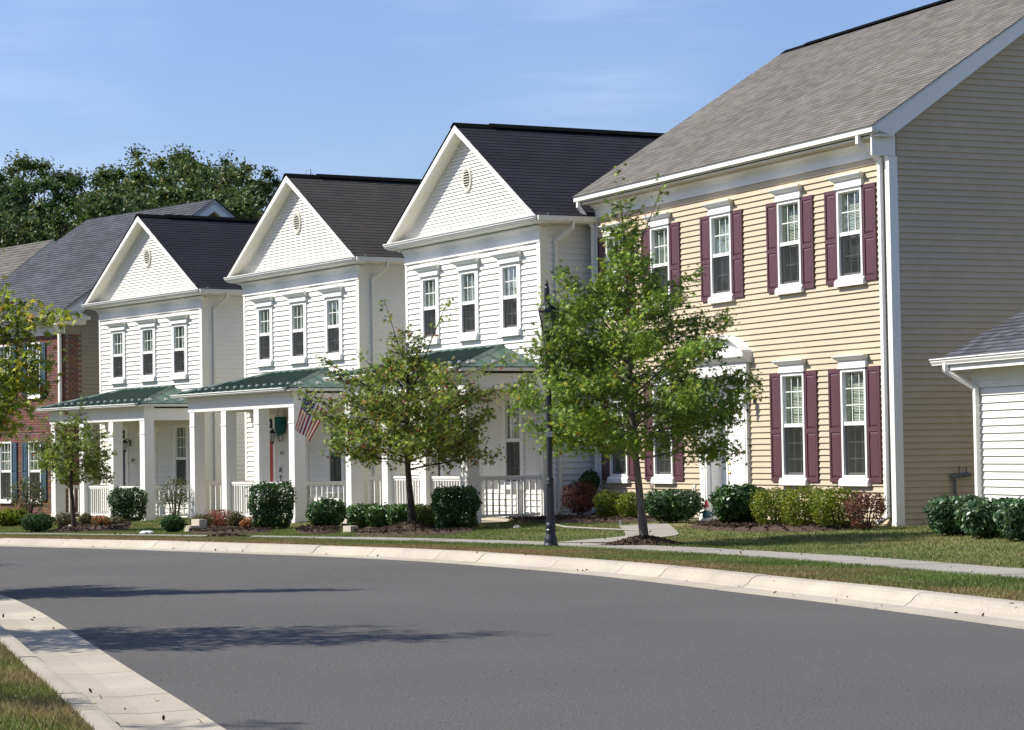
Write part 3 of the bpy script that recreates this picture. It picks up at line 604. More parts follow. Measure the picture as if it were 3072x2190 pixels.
    for k in range(n):
        a0, a1 = 2 * math.pi * k / n, 2 * math.pi * (k + 1) / n
        def q(a, r, y): return (xm + rx * r * math.cos(a), y, vc + rz * r * math.sin(a))
        v = [q(a0, 1, -.02), q(a1, 1, -.02), q(a1, 1, -.055), q(a0, 1, -.055), q(a1, .86, -.065), q(a0, .86, -.065), q(a1, .70, -.05), q(a0, .70, -.05), q(a1, .70, -.02), q(a0, .70, -.02)]
        vt.add(v, [(0, 1, 2, 3), (3, 2, 4, 5), (5, 4, 6, 7), (7, 6, 8, 9)])
    ov = ob('gable_vent', vt, M['cream'], H)
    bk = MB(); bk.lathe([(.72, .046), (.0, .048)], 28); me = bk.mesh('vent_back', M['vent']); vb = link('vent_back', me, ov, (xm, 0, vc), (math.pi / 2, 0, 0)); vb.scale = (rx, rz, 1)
    for k in range(7):
        zz = vc - rz * .6 + rz * 1.2 * k / 6; hw = rx * .7 * math.sqrt(max(.02, 1 - ((zz - vc) / (rz * .72)) ** 2)); lo = MB(); lo.hexa([(xm - hw, -.062, zz - .010), (xm + hw, -.062, zz - .010), (xm + hw, -.03, zz + .004), (xm - hw, -.03, zz + .004), (xm - hw, -.060, zz - .002), (xm + hw, -.060, zz - .002), (xm + hw, -.028, zz + .014), (xm - hw, -.028, zz + .014)]); ob('louvre', lo, M['cream'], ov)
    # roof
    y0, y1 = -.30, 9.2; xo = .36; ze = 5.93; rf = MB()
    for sgn in (-1, 1):
        xe = xm + sgn * (xm + xo); t = .14
        rf.prism([(xe, ze - .02), (xm, apex - .02), (xm, apex - .02 - t), (xe - sgn * .0, ze - .02 - t * .6)], 'y', y0 + .03, y1)
    roof = ob('roof', rf, M['cream'], H)
    for sgn in (-1, 1):
        xe = xm + sgn * (xm + xo + .02); ln = math.hypot(xm + xo + .02, (xm + xo + .02) * sl_)
        shingles(roof, 'shingles', 0, (xe, y0 - .03, ze - .02 * sl_ + .0), (0, 1, 0), (-sgn, 0, sl_), y1 - y0 + .06, ln, roofmat, tone=(.92, 1.06), thick=.005)
    rc = MB(); y = y0 - .04
    while y < y1: rc.prism([(xm - .15, apex - .075), (xm, apex + .03), (xm + .15, apex - .075), (xm, apex + .005)], 'y', y, y + .28); y += .285
    rcm = ob('ridge_cap', rc, roofmat, roof); rv = MB(); rv.prism([(xm - .16, apex - .045), (xm, apex + .055), (xm + .16, apex - .045), (xm, apex + .015)], 'y', .5, y1 - .5); ob('ridge_vent', rv, roofmat, roof)
    # rake boards
    for sgn in (-1, 1):
        rb = MB(); xe = xm + sgn * (xm + xo); w_ = .12
        P0 = (xe, ze - .03); P1 = (xm, apex - .03)
        rb.prism([P0, P1, (P1[0], P1[1] - w_ * 1.2), (P0[0] - sgn * .02, P0[1] - w_ * .55)], 'y', y0 - .012, y0 + .028); ob('rake_board', rb, M['trim'], roof)
        r2 = MB(); xi = xm + sgn * inner(5.86); r2.prism([(xi, 5.86), (xm, 7.95), (xm, 8.03), (xi + sgn * .10, 5.87)], 'y', -.03, .0); ob('gable_trim', r2, M['trim'], roof)
    # cornice shelf with sloped top, soffit and gutter
    cs = MB(); cs.prism([(0, 5.955), (-.30, 5.885), (-.31, 5.80), (-.26, 5.775), (0, 5.765)], 'x', -xo, WW + xo); ob('cornice_return', cs, M['trim'], H)
    gutter(H, -xo - .02, WW + xo + .02, -.30, 5.905, M['trim'], d=.085, h=.09)
    # eave soffits along the sides and side gutter
    for sgn, xa, xb in ((-1, -xo, -.0), (1, WW + .035, WW + xo)):
        e = MB(); e.box(xa, xb, .0, 9.1, 5.775, 5.80); ob('soffit', e, M['cream'], H)
    sg = MB(); sg.box(WW + xo, WW + xo + .09, -.28, 9.1, 5.80, 5.90); ob('side_gutter', sg, M['cream'], H)
    downspout(H, [(WW + xo + .03, .52, 5.80), (WW + xo + .03, .50, 5.68), (WW + .075, .30, 5.42), (WW + .075, .30, .22), (WW + .075, .16, .12)], M['cream'])
    # porch
    py = -1.685; cols = (.42, 2.24, 4.03, 5.85); cw = .27
    for cx_ in cols:
        def fcol():
            m_ = MB(); m_.box(0, cw, 0, cw, 0, 2.20); m_.box(-.012, cw + .012, -.012, cw + .012, 2.20, 2.235); m_.box(.0, cw, .0, cw, 2.235, 2.556); m_.box(-.012, cw + .012, -.012, cw + .012, 0, .12); return m_
        part('porch_column', 'wcol', fcol, M['trim'], H, (cx_, py, 0))
    bm = MB(); b0 = 2.556; bm.box(.36, WW + .03, py - .01, py + cw + .01, b0, 2.86); bm.box(.36, .36 + cw, py + cw + .01, 0, b0, 2.86); bm.box(WW + .03 - cw, WW + .03, py + cw + .01, 0, b0, 2.86)
    bm.box(.34, WW + .05, py - .03, py + cw, b0 + .26, 2.90); beam = ob('porch_beam', bm, M['trim'], H)
    cl = MB(); cl.box(.70, WW - .3, py + cw, 0, 2.63, 2.66); ob('porch_ceiling', cl, M['cream'], H)
    # porch roof hip
    gx0, gx1, gy = -.02, 6.30, -1.90; ez = 2.985; rx0, rx1, rz = 1.72, 4.50, 3.47; ey = -.03
    sof = MB(); sof.box(gx0 + .03, gx1 - .03, gy + .03, 0, 2.905, 2.955); ob('porch_soffit', sof, M['cream'], H)
    pr = MB()
    A = (gx0, gy, ez); B = (gx1, gy, ez); C_ = (rx1, ey, rz); Dd = (rx0, ey, rz); E_ = (gx0, ey, ez); F_ = (gx1, ey, ez)
    t = .03
    def dn(p): return (p[0], p[1], p[2] - t)
    pr.add([A, B, C_, Dd, E_, F_] + [dn(p) for p in (A, B, C_, Dd, E_, F_)], [(0, 1, 2, 3), (0, 3, 4), (1, 5, 2), (6, 9, 8, 7), (6, 10, 9), (7, 8, 11), (0, 6, 7, 1), (1, 7, 11, 5), (0, 4, 10, 6)])
    proof = ob('porch_roof', pr, M['green'], H)
    sm_ = MB(); k = 0
    def zfront(y): return ez + (rz - ez) * (y - gy) / (ey - gy)
    x = gx0 + .22
    while x < gx1 - .1:
        ytop = ey if rx0 <= x <= rx1 else (gy + (ey - gy) * ((x - gx0) / (rx0 - gx0) if x < rx0 else (gx1 - x) / (gx1 - rx1)))
        q = MB(); q.hexa([(x - .012, gy, zfront(gy)), (x + .012, gy, zfront(gy)), (x + .012, ytop, zfront(ytop)), (x - .012, ytop, zfront(ytop)), (x - .01, gy, zfront(gy) + .03), (x + .01, gy, zfront(gy) + .03), (x + .01, ytop, zfront(ytop) + .03), (x - .01, ytop, zfront(ytop) + .03)]); ob('seam', q, M['green'], proof)
        if ytop > gy + .35: part('snow_guard', 'sg', lambda: MB().prism([(-.045, 0), (.045, 0), (.045, .03), (.02, .06), (-.02, .06), (-.045, .03)], 'y', -.015, .03), M['steel'], proof, (x + .2, gy + .30, zfront(gy + .30)))
        x += .405
    for yy, xx in ((-1.45, 0), (-1.0, 0), (-.55, 0)):
        xs = gx1 - .30; zz = ez + (rz - ez) * (gx1 - xs) / (gx1 - rx1)
        part('snow_guard', 'sg', lambda: None, M['steel'], proof, (xs, yy, zz), (0, 0, math.pi / 2))
        s1 = MB(); lim = abs(yy - ey) / abs(gy - ey); xt = gx1 - (gx1 - rx1) * min(1, (1 - lim) * 1.0 + .0) if False else gx1 - (gx1 - rx1) * ((yy + .22 - gy) / (ey - gy))
        s1.hexa([(gx1, yy + .21, ez), (gx1, yy + .23, ez), (xt, yy + .23, ez + (rz - ez) * (gx1 - xt) / (gx1 - rx1)), (xt, yy + .21, ez + (rz - ez) * (gx1 - xt) / (gx1 - rx1)), (gx1, yy + .21, ez + .03), (gx1, yy + .23, ez + .03), (xt, yy + .23, ez + (rz - ez) * (gx1 - xt) / (gx1 - rx1) + .03), (xt, yy + .21, ez + (rz - ez) * (gx1 - xt) / (gx1 - rx1) + .03)]); ob('seam', s1, M['green'], proof)
    for a, b in ((A, Dd), (B, C_), (Dd, C_)):
        hc = MB(); a_, b_ = Vector(a), Vector(b); dr = (b_ - a_).normalized(); sd = dr.cross(Vector((0, 0, 1))).normalized() * .075; up_ = Vector((0, 0, .045)); lo = Vector((0, 0, -.01))
        hc.add([tuple(a_ - sd + lo), tuple(a_ + up_), tuple(a_ + sd + lo), tuple(b_ - sd + lo), tuple(b_ + up_), tuple(b_ + sd + lo)], [(0, 1, 4, 3), (1, 2, 5, 4), (0, 2, 1), (3, 4, 5)]); ob('hip_cap', hc, M['green'], proof)
    gutter(H, -.10, 6.14, gy + .02, 2.985, M['trim'], d=.09, h=.085)
    ef = MB(); ef.box(gx1 - .03, gx1 + .01, gy + .02, -.02, 2.90, 2.962); ob('eave_board', ef, M['cream'], H)
    # deck and rails
    dk = MB(); dk.box(.32, WW + .02, py - .05, -.002, -.45, .0); ob('porch_deck', dk, M['concrete'], H)
    def rail(L_, sp_, loc_, rot_):
        n = int(L_ / sp_); r_ = MB(); r_.box(0, L_, -.035, .035, .84, .885); r_.box(0, L_, -.02, .02, .80, .84); R = ob('railing', r_, M['trim'], H, loc=loc_, rot=rot_)
        q_ = MB(); q_.box(0, L_, -.02, .02, .10, .15); ob('bottom_rail', q_, M['trim'], R)
        for i in range(n): part('baluster', 'bal', lambda: MB().box(-.016, .016, -.016, .016, .15, .80), M['trim'], R, ((i + .5) * L_ / n, 0, 0))
    for a, b in ((2.51, 4.03), (4.30, 5.85)): rail(b - a, .118, (a, py + cw / 2, 0), (0, 0, 0))
    rail(1.36, .128, (WW - .11, py + cw, 0), (0, 0, math.pi / 2)); rail(1.36, .128, (.42 + cw / 2, py + cw, 0), (0, 0, math.pi / 2))
    # front steps
    for i in range(2): st = MB(); st.box(1.0, 2.1, py - .05 - .32 * (i + 1), py - .05 - .32 * i, -.5, -.10 - .10 * i); ob('step', st, M['pavement'], H)
    H.scale = (1.125,) * 3
    return H
HA3 = white_house(HP['3'][0], 1.083, 'nearest white gabled house with black roof, beside the beige house', M['blackshingle'], M['navy'], ('curtain', 'curtain', 'blind'))
base2 = copy_tree(HA3); base2.location = HP['2'][0]; base2.rotation_euler = (0, 0, -1.023); base2['label'] = 'middle white gabled house with red front door and flag beside its porch'
base1 = copy_tree(HA3); base1.location = HP['1'][0]; base1.rotation_euler = (0, 0, -.959); base1['label'] = 'farthest left white gabled house with black front door, beside the brick house'
def walk(o):
    yield o
    for c in o.children: yield from walk(c)
def swap(root, names, a, b):
    cache = {}
    for o in walk(root):
        if o.name.split('.')[0] in names and o.data:
            if o.data.name not in cache: me = o.data.copy(); me.materials.clear(); me.materials.append(b); cache[o.data.name] = me
            if o.data.materials[0] == a: o.data = cache[o.data.name]
swap(base2, ('front_door', 'panel'), M['navy'], M['red'])
swap(base2, ('shingles', 'ridge_cap', 'ridge_vent'), M['blackshingle'], M['brownshingle'])
for root, sd in ((base1, 3), (base2, 8)):
    rq = random.Random(sd)
    for o in walk(root):
        if o.name.startswith('curtain'):
            if rq.random() < .6: o.scale.x = -1
            o.location.y += rq.uniform(0, .05)
for root, txt in ((base1, '808'), (base2, '204'), (HA3, '102')):
    pl = [o for o in root.children if o.name.startswith('number_plate')][0]; digits(pl, txt, .12, M['ink'], (2.07, -.0425, 1.54), (math.pi / 2, 0, 0))
for o in list(walk(base2)):
    if o.name.startswith('front_door'): o['label'] = 'red front door'
for root in (base1, HA3):
    for o in root.children:
        if o.name.startswith('front_door'): o['label'] = 'near-black front door'
def hloc(root, p): return root.matrix_basis @ Vector(p)
# ------------------------------------------------------------------ beige house
BW = 12.2; BH = link('beige_house', None, None, HP['B'][0], (0, 0, -1.152), label='large beige clapboard house with burgundy shutters and grey roof', cat='house'); BH.scale = (.96,) * 3
holes = []; cas = []
up = [(1.03, 'blind'), (3.22, 'curtain'), (5.93, 'curtain'), (8.68, 'blind'), (10.89, 'blind')]; lo = [(1.05, 'blind'), (3.20, 'curtain'), (8.69, 'blind'), (10.90, 'blind')]
for x, c in up:
    w, h_ = window(BH, x, 4.44, 6.272, .75, .06, 0, 2, 3, .135, .14, c, sillw=.07, proud=.055); holes.append(h_); cas.append((x - .40, x + .40, 4.46, 6.42))
for x, c in lo:
    w, h_ = window(BH, x, .694, 2.892, .75, .06, 0, 3, 3, .135, .14, c, sillw=.07, proud=.055); holes.append(h_); cas.append((x - .40, x + .40, .72, 3.04))
door_hole = (5.22, 6.64, -.1, 3.0); allh = holes + [door_hole]
fw = MB(); wallgrid(fw, 0, BW, -.35, 7.1, allh, 0, .06); bwall = ob('front_wall', fw, M['tan'], BH)
siding(bwall, .10, BW - .11, -.02, 6.747, .1163, M['tan'], cas + [(4.93, 6.93, -.2, 3.25)], lip=.034)
shw = .43
for x, _ in up:
    for sg in (-1, 1): a = x + sg * .455; shutter(BH, min(a, a + sg * shw), max(a, a + sg * shw), 4.50, 6.285, M['shutter'])
for x, _ in lo:
    for sg in (-1, 1): a = x + sg * .455; shutter(BH, min(a, a + sg * shw), max(a, a + sg * shw), .76, 2.90, M['shutter'])
fb = MB(); fb.box(0, BW, -.03, 0, 6.75, 7.0); fb.prism([(-.03, 6.9), (-.07, 6.97), (-.15, 7.02), (-.15, 7.05), (0, 7.05), (0, 6.9)], 'x', 0, BW); ob('frieze_board', fb, M['trim'], BH)
sf = MB(); sf.box(-.18, BW + .2, -.36, 0, 7.05, 7.09); ob('soffit', sf, M['cream'], BH); fa = MB(); fa.box(-.2, BW + .20, -.385, -.36, 7.11, 7.22); ob('fascia', fa, M['trim'], BH)
for k in range(3): q = MB(); q.box(-.15, BW + .1, -.33 + .09 * k, -.315 + .09 * k, 7.042, 7.052); ob('soffit_groove', q, M['tan'], BH)
gutter(BH, -.22, BW + .17, -.387, 7.25, M['trim'], d=.10, h=.11)
for x0, x1 in ((0, .10), (BW - .11, BW)): q = MB(); q.box(x0, x1, -.034, 0, -.12, 6.75); ob('corner_board', q, M['trim'], BH)
q = MB(); q.box(BW, BW + .034, -.034, .145, -.12, 6.72); ob('corner_board', q, M['trim'], BH)
q = MB(); q.box(BW, BW + .05, -.40, .10, 6.722, 7.20); ob('cornice_end', q, M['trim'], BH)
downspout(BH, [(-.04, -.43, 7.15), (-.04, -.42, 7.0), (-.02, -.08, 6.55), (-.02, -.08, .15), (-.12, -.22, .03)], M['trim'], .09, .07)
downspout(BH, [(BW - .36, -.43, 7.15), (BW - .36, -.42, 6.98), (BW - .20, -.08, 6.66), (BW - .20, -.08, .15), (BW - .36, -.18, .03)], M['trim'], .09, .07)
# side wall with gable
RY = 5.204; RZ = 10.91; slope = (RZ - 7.25) / (RY + .4755)
def rakez(y): return RZ - slope * abs(y - RY) - .16
sw_ = MB(); dep = 2 * RY; sw_.prism([(0, -.35), (dep, -.35), (dep, rakez(dep)), (RY, rakez(RY)), (0, rakez(0))], 'y', 0, .06); sidew = ob('side_wall', sw_, M['sidetan'], BH, loc=(BW, 0, 0), rot=(0, 0, math.pi / 2))
z = -.02
while z < rakez(RY) - .12:
    def xr(zz): return (.145, dep) if zz < rakez(0) else (max(.0, RY - (rakez(RY) - zz) / slope), RY + (rakez(RY) - zz) / slope)
    a, b = xr(z); c_, d_ = xr(z + .1163); board(sidew, a, b, z, z + .1163, c_, d_, M['sidetan'], .034); z += .1163
lw = MB(); lw.prism([(0, -.35), (dep, -.35), (dep, rakez(dep)), (RY, rakez(RY)), (0, rakez(0))], 'x', 0, .06); lw.box(.06, BW, dep - .06, dep, -.35, 7.0); ob('rear_wall', lw, M['sidetan'], BH)
fd = MB(); fd.box(BW - .02, BW + .008, 0, dep, -.5, -.02); fd.box(0, BW, -.008, .02, -.5, -.02); ob('foundation', fd, M['foundation'], BH)
rf = MB(); xo = .20
for sg in (-1, 1):
    ye = RY + sg * (RY + .4755); rf.prism([(ye, 7.25 - .02), (RY, RZ - .02), (RY, RZ - .16), (ye, 7.25 - .12)], 'x', -xo, BW + xo - .02)
broof = ob('roof', rf, M['trim'], BH); ln = math.hypot(RY + .4755, RZ - 7.25)
shingles(broof, 's', 0, (-xo - .02, -.50, 7.235), (1, 0, 0), (0, 1, slope), BW + 2 * xo + .04, ln + .02, M['shingle'], keep=300, tone=(.80, 1.16), thick=.006)
shingles(broof, 's', 0, (-xo - .02, 2 * RY + .50, 7.235), (1, 0, 0), (0, -1, slope), BW + 2 * xo + .04, ln + .02, M['shingle'], tone=(.7, 1.2))
rc = MB(); x = -xo
while x < BW + xo: rc.prism([(RY - .16, RZ - .09), (RY, RZ + .03), (RY + .16, RZ - .09), (RY, RZ + .0)], 'x', x, x + .28); x += .285
ob('ridge_cap', rc, M['shingle'], broof); rv = MB(); rv.prism([(RY - .17, RZ - .05), (RY, RZ + .055), (RY + .17, RZ - .055), (RY, RZ + .02)], 'x', .8, 9.2); rv.prism([(RY - .17, RZ - .05), (RY, RZ + .07), (RY + .17, RZ - .05), (RY, RZ + .02)], 'x', 9.26, BW - .5); ob('ridge_vent', rv, M['shingle'], broof)
for sg in (-1, 1):
    rb = MB(); ye = RY + sg * (RY + .46); rb.prism([(ye, 7.20), (RY, RZ - .035), (RY, RZ - .20), (RY + sg * (RY + .05), 7.07)], 'x', BW + xo - .05, BW + xo - .01); ob('rake_board', rb, M['trim'], broof)
    r2 = MB(); r2.prism([(RY + sg * (RY + .05), 7.06), (RY, RZ - .19), (RY, RZ - .02), (RY + sg * (RY + .4), 7.15)], 'x', BW + .03, BW + xo - .052); ob('rake_soffit', r2, M['trim'], broof)
# entrance
ent = MB()
for a, b in ((4.92, 5.22), (6.64, 6.94)):
    ent.box(a, b, -.10, 0, .28, 2.92); ent.box(a - .02, b + .02, -.125, 0, -.09, .28); ent.box(a + .06, b - .06, -.112, -.10, .34, 2.84); ent.box(a - .02, b + .02, -.12, 0, 2.80, 2.86)
ent.box(4.88, 6.98, -.11, 0, 2.92, 3.16)
E = ob('door_surround', ent, M['trim'], BH)
cr_ = MB(); cr_.prism([(0, 3.16), (-.14, 3.17), (-.16, 3.20), (-.25, 3.28), (-.26, 3.33), (0, 3.36)], 'x', 4.76, 7.10); ob('entablature', cr_, M['trim'], E)
ar = MB(); R0 = 1.42; n = 14; arc = []
for k in range(n + 1): a = -math.pi / 2 * .92 / 1 * (1 - 2 * k / n) * .62; arc.append((5.93 + 1.12 * math.sin(a) / math.sin(.893), 3.34 + .36 * (math.cos(a) - math.cos(.893)) / (1 - math.cos(.893))))
ar.prism(arc, 'y', -.10, 0); ob('pediment', ar, M['trim'], E)
a2 = MB()
for k in range(n):
    (xa, za), (xb, zb) = arc[k], arc[k + 1]; a2.hexa([(xa, -.24, za), (xb, -.24, zb), (xb, 0, zb), (xa, 0, za), (xa, -.26, za + .07), (xb, -.26, zb + .07), (xb, 0, zb + .07), (xa, 0, za + .07)])
ob('pediment_moulding', a2, M['trim'], E)
rv = MB(); rv.box(5.22, 5.245, 0, .32, -.09, 2.92); rv.box(6.615, 6.64, 0, .32, -.09, 2.92); rv.box(5.245, 6.615, 0, .32, 2.88, 2.92); rv.box(5.245, 6.615, .0, .32, -.12, -.09)
rv.box(5.245, 5.47, .26, .32, -.09, 2.88); rv.box(6.39, 6.615, .26, .32, -.09, 2.88); rv.box(5.47, 6.39, .26, .32, 2.02, 2.36); rv.box(5.47, 6.39, .26, .32, 2.66, 2.88)
R2 = ob('door_recess', rv, M['trim'], BH)
tp = MB(); tp.box(5.47, 6.39, .29, .295, 2.36, 2.66); ob('transom_pane', tp, M['screen'], R2)
for k in (1, 2): q = MB(); x = 5.47 + .92 * k / 3; q.box(x - .012, x + .012, .27, .289, 2.36, 2.66); ob('muntin', q, M['trim'], R2)
q = MB(); q.box(5.22, 6.64, .33, .36, -.1, 3.0); ob('backing', q, M['dark'], R2)
dr_ = MB(); dr_.box(5.475, 6.385, .28, .32, -.085, 2.015); BD = ob('front_door', dr_, M['doorwhite'], BH)
for px in (5.59, 6.0):
    for za, zb in ((.10, .62), (.72, 1.42), (1.50, 1.86)):
        q = MB(); q.box(px, px + .27, .274, .28, za, zb); q.box(px + .05, px + .22, .266, .274, za + .05, zb - .05); ob('panel', q, M['doorwhite'], BD)
for z in (.93, 1.12): k = MB(); k.lathe([(.0, 0), (.03, .01), (.03, .035), (.0, .055)], 8); ob('knob', k, M['brass'], BD, loc=(5.55, .279, z), rot=(math.pi / 2, 0, 0))
q = MB(); q.box(5.93, 5.965, .255, .268, 1.30, 1.42); q.box(5.915, 5.98, .255, .268, 1.36, 1.375); ob('door_knocker', q, M['brass'], BD)
wall_lamp(BH, 7.16, -.025, 2.38); wall_lamp(BH, 4.66, -.025, 2.38)
pl = MB(); pl.box(4.42, 4.72, -.05, -.03, 1.76, 1.97); q = ob('number_plate', pl, M['trim'], BH); digits(q, '2310', .14, M['ink'], (4.57, -.0525, 1.865), (math.pi / 2, 0, 0))
q = MB(); q.box(4.50, 4.60, -.05, -.02, .46, .68); oo = ob('outlet_cover', q, M['cream'], BH); q = MB(); q.box(4.53, 4.57, -.054, -.05, .52, .62); ob('outlet', q, M['gray'], oo)
# gas pipe on the side wall: its own thing
gp = link('gas_pipe', None, None, hloc(BH, (BW + .10, 1.2, 0)), (0, 0, -1.152), label='grey gas regulator pipework on the shaded side wall of the beige house', cat='gas meter'); gp.scale = (.96,) * 3
q = MB(); q.tube([(0, -.10, .85), (0, .02, .87), (0, .30, .87)], .03, 8); q.tube([(0, .0, .87), (0, .0, .56), (0, .03, .48)], .03, 8); q.tube([(0, .03, .48), (0, .20, .47), (0, .20, .2)], .025, 8); q.tube([(-.1, -.02, .87), (0, -.02, .87)], .025, 8); ob('pipe', q, M['gray'], gp)
q = MB(); q.lathe([(.0, .84), (.09, .85), (.10, .87), (.09, .89), (.03, .92), (.0, .95)], 12, (0, .26)); q.tube([(0, .10, .80), (0, .10, 1.05)], .012, 6); q.tube([(0, .26, .95), (0, .26, 1.02)], .015, 6); ob('regulator', q, M['gray'], gp, smooth=False)
q = MB(); q.tube([(0, -.42 + .14 * (1 - math.cos(a)), .34 + .14 * math.sin(a)) for a in [math.pi * k / 8 for k in range(9)]], .022, 6); q.tube([(0, -.42, .34), (0, -.42, -.05)], .022, 6); q.tube([(0, -.14, .34), (0, -.14, -.05)], .022, 6); ob('meter_loop', q, M['gray'], gp)
# stoop
st = link('stoop', None, None, hloc(BH, (5.95, 0, 0)), (0, 0, -1.152), label='concrete front stoop before the white door of the beige house', cat='stoop'); st.scale = (.96,) * 3
q = MB(); q.box(-1.0, 1.05, -1.45, -.13, -.45, -.085); ob('landing', q, M['pavement'], st); q = MB(); q.box(-.8, .7, -1.80, -1.46, -.45, -.17); ob('step', q, M['pavement'], st)
PATHS = []; BEDS = []
# path from sidewalk to stoop
def pathstrip(name, P, w, m=M['pavement'], seg=1.2):
    root = link(name, None, None, (0, 0, 0), kind='structure'); C = smooth(catmull(P, .2), 6); PATHS.append((C, w * .52)); c = cum(C); N = normals(C, 1); s = 0
    while s < c[-1] - .2:
        mb = MB(); e = min(c[-1], s + seg) - .008; n = 4
        for i in range(n + 1):
            t = s + .004 + (e - s) * i / n
            for o in (-w / 2, w / 2): p = offp(C, N, c, t, o); mb.v.append((p.x, p.y, zt(p.x, p.y) + .018))
        for i in range(n): mb.f.append((2 * i, 2 * i + 1, 2 * i + 3, 2 * i + 2))
        mb.c = [None] * len(mb.f); ob('paving_slab', mb, m, root); s += seg
pathstrip('beige_house_path', [G(1290, 1209).xy, G(1380, 1200).xy, G(1450, 1194).xy, hloc(BH, (5.9, -1.95, 0)).xy], .95)
# ------------------------------------------------------------------ garage-like white cottage at right
gy_ = 1.2928; c_, s_ = math.cos(gy_), math.sin(gy_)
gorig = Vector((.19443 * 39.6, 39.6, 0))       # front left wall corner
GH = link('white_garage', None, None, (gorig.x, gorig.y, .12), (0, 0, -gy_), label='low white clapboard outbuilding with dark roof at the right edge', cat='garage')
top = 2.42
fw = MB(); fw.box(0, 8, 0, .06, -.3, 2.9); q = ob('front_wall', fw, M['cream'], GH); siding(q, .13, 8, -.02, top, .125, M['white'])
q = MB(); q.box(0, .13, -.034, 0, -.1, top + .05); ob('corner_board', q, M['trim'], GH); q = MB(); q.box(-.05, 8, -.034, 0, top + .003, 2.74); q.box(-.05, 8, -.05, -.034, top + .12, top + .16); ob('frieze_board', q, M['trim'], GH)
q = MB(); q.box(-.30, 8, -.40, 0, 2.74, 2.78); ob('soffit', q, M['cream'], GH); q = MB(); q.box(-.32, 8, -.42, -.40, 2.72, 2.90); ob('fascia', q, M['trim'], GH); gutter(GH, -.62, 8, -.42, 2.93, M['trim'], d=.11, h=.11)
q = MB(); q.box(0, .06, .06, 6, -.3, 2.8); ob('side_wall', q, M['white'], GH)
downspout(GH, [(-.12, -.47, 2.83), (-.12, -.46, 2.72), (.20, -.09, 2.42), (.20, -.09, .1)], M['trim'], .09, .07)
rf = MB(); rf.prism([(-.42, 2.86), (3.0, 4.62), (6.4, 2.86)], 'x', -.30, 8.2); gr = ob('roof', rf, M['trim'], GH)
shingles(gr, 's', 0, (-.32, -.50, 2.90), (1, 0, 0), (0, 1, .515), 8.5, math.hypot(3.5, 1.8), M['greyshingle'], tone=(.7, 1.25))
# ------------------------------------------------------------------ brick house at left
bc = (-12.67, 67.5); by = .86; bw = 6.7; cb_, sb_ = math.cos(by), math.sin(by)
BR = link('brick_house', None, None, HP['R'][0], (0, 0, -by), label='red brick house with blue shutters at the left edge', cat='house'); BR.scale = (1.125,) * 3
zb0 = .12
wins = [(bw - 1.74, .40, 2.07), (bw - 3.45, .40, 2.07), (bw - 1.74, 3.43, 4.92), (bw - 3.45, 3.43, 4.92)]; holes = []
for x, a, b in wins:
    w, h_ = window(BR, x, a + zb0 - .08, b + zb0 + .06, .62, .05, 0, 3 if a < 1 else 2, 3, 0, .07, 'curtain', sillw=.03, proud=.03); holes.append((x - .37, x + .37, a + zb0, b + zb0))
    for sg in (-1, 1): q = x + sg * .39; shutter(BR, min(q, q + sg * .30), max(q, q + sg * .30), a + zb0, b + zb0 + .03, M['bluesh'], wall=-.03)
fw = MB(); wallgrid(fw, 0, bw, -.2, 5.4, holes, 0, .06); brw = ob('front_wall', fw, M['mortar'], BR)
bl = []
rowh = .0725; bl_w = .215; k = 0; z = -.1
while z < 5.25:
    x = bw - (bl_w / 2 if k % 2 else 0) ; x = bw + (.0 if k % 2 == 0 else .107)
    while x > 2.2:
        x0, x1 = x - bl_w + .01, min(bw, x); mz = z + .03; mxx = (x0 + x1) / 2
        if x1 - x0 > .03 and not any(h[0] - .02 < mxx < h[1] + .02 and h[2] - .05 < mz < h[3] + .28 for h in holes): bl.append((x0, x1, z))
        x -= bl_w
    z += rowh; k += 1
for h in holes:
    n = 9; a0 = h[0] - .08
    for i in range(n): w_ = (h[1] - h[0] + .16) / n; bl.append((a0 + i * w_ + .005, a0 + (i + 1) * w_ - .005, h[3] + .05, .22))
bl.sort(key=lambda b: -b[0])
def bbrick(mb, b):
    hh = b[3] if len(b) > 3 else .0605; mb.tone = tuple(random.uniform(.72, 1.22) * f for f in (1, random.uniform(.88, 1.08), random.uniform(.85, 1.05))); j = random.uniform(0, .003)
    mb.box(b[0], b[1], -.022 - j, 0, b[2], b[2] + hh)
vis = [b for b in bl if b[0] > bw - 3.2]
for b in vis[:300]: q = MB(); bbrick(q, b); ob('brick', q, M['brick'], brw)
ids = {id(b) for b in vis[:300]}; q = MB()
for b in bl:
    if id(b) not in ids: bbrick(q, b)
ob('bricks', q, M['brick'], brw, kind='stuff')
q = MB(); k = 0; z = -.1
while z < 5.25:
    y = 0
    while y < .40: q.tone = tuple(random.uniform(.7, 1.2) * f for f in (1, .95, .95)); q.box(bw, bw + .022, y + (.1 if k % 2 else 0), y + .195 + (.1 if k % 2 else 0), z, z + .0605); y += .21
    z += rowh; k += 1
ob('brick_return', q, M['brick'], BR)
bry = 4.9; brz = 9.24 + .12; eav = 5.67 + .12; bsl = (brz - eav) / (bry + .45)
def rk2(y): return brz - bsl * abs(y - bry) - .15
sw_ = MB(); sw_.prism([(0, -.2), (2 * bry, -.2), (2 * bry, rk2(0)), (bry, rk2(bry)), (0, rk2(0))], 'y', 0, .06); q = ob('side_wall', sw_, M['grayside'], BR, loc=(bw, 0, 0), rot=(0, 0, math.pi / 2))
z = 0.
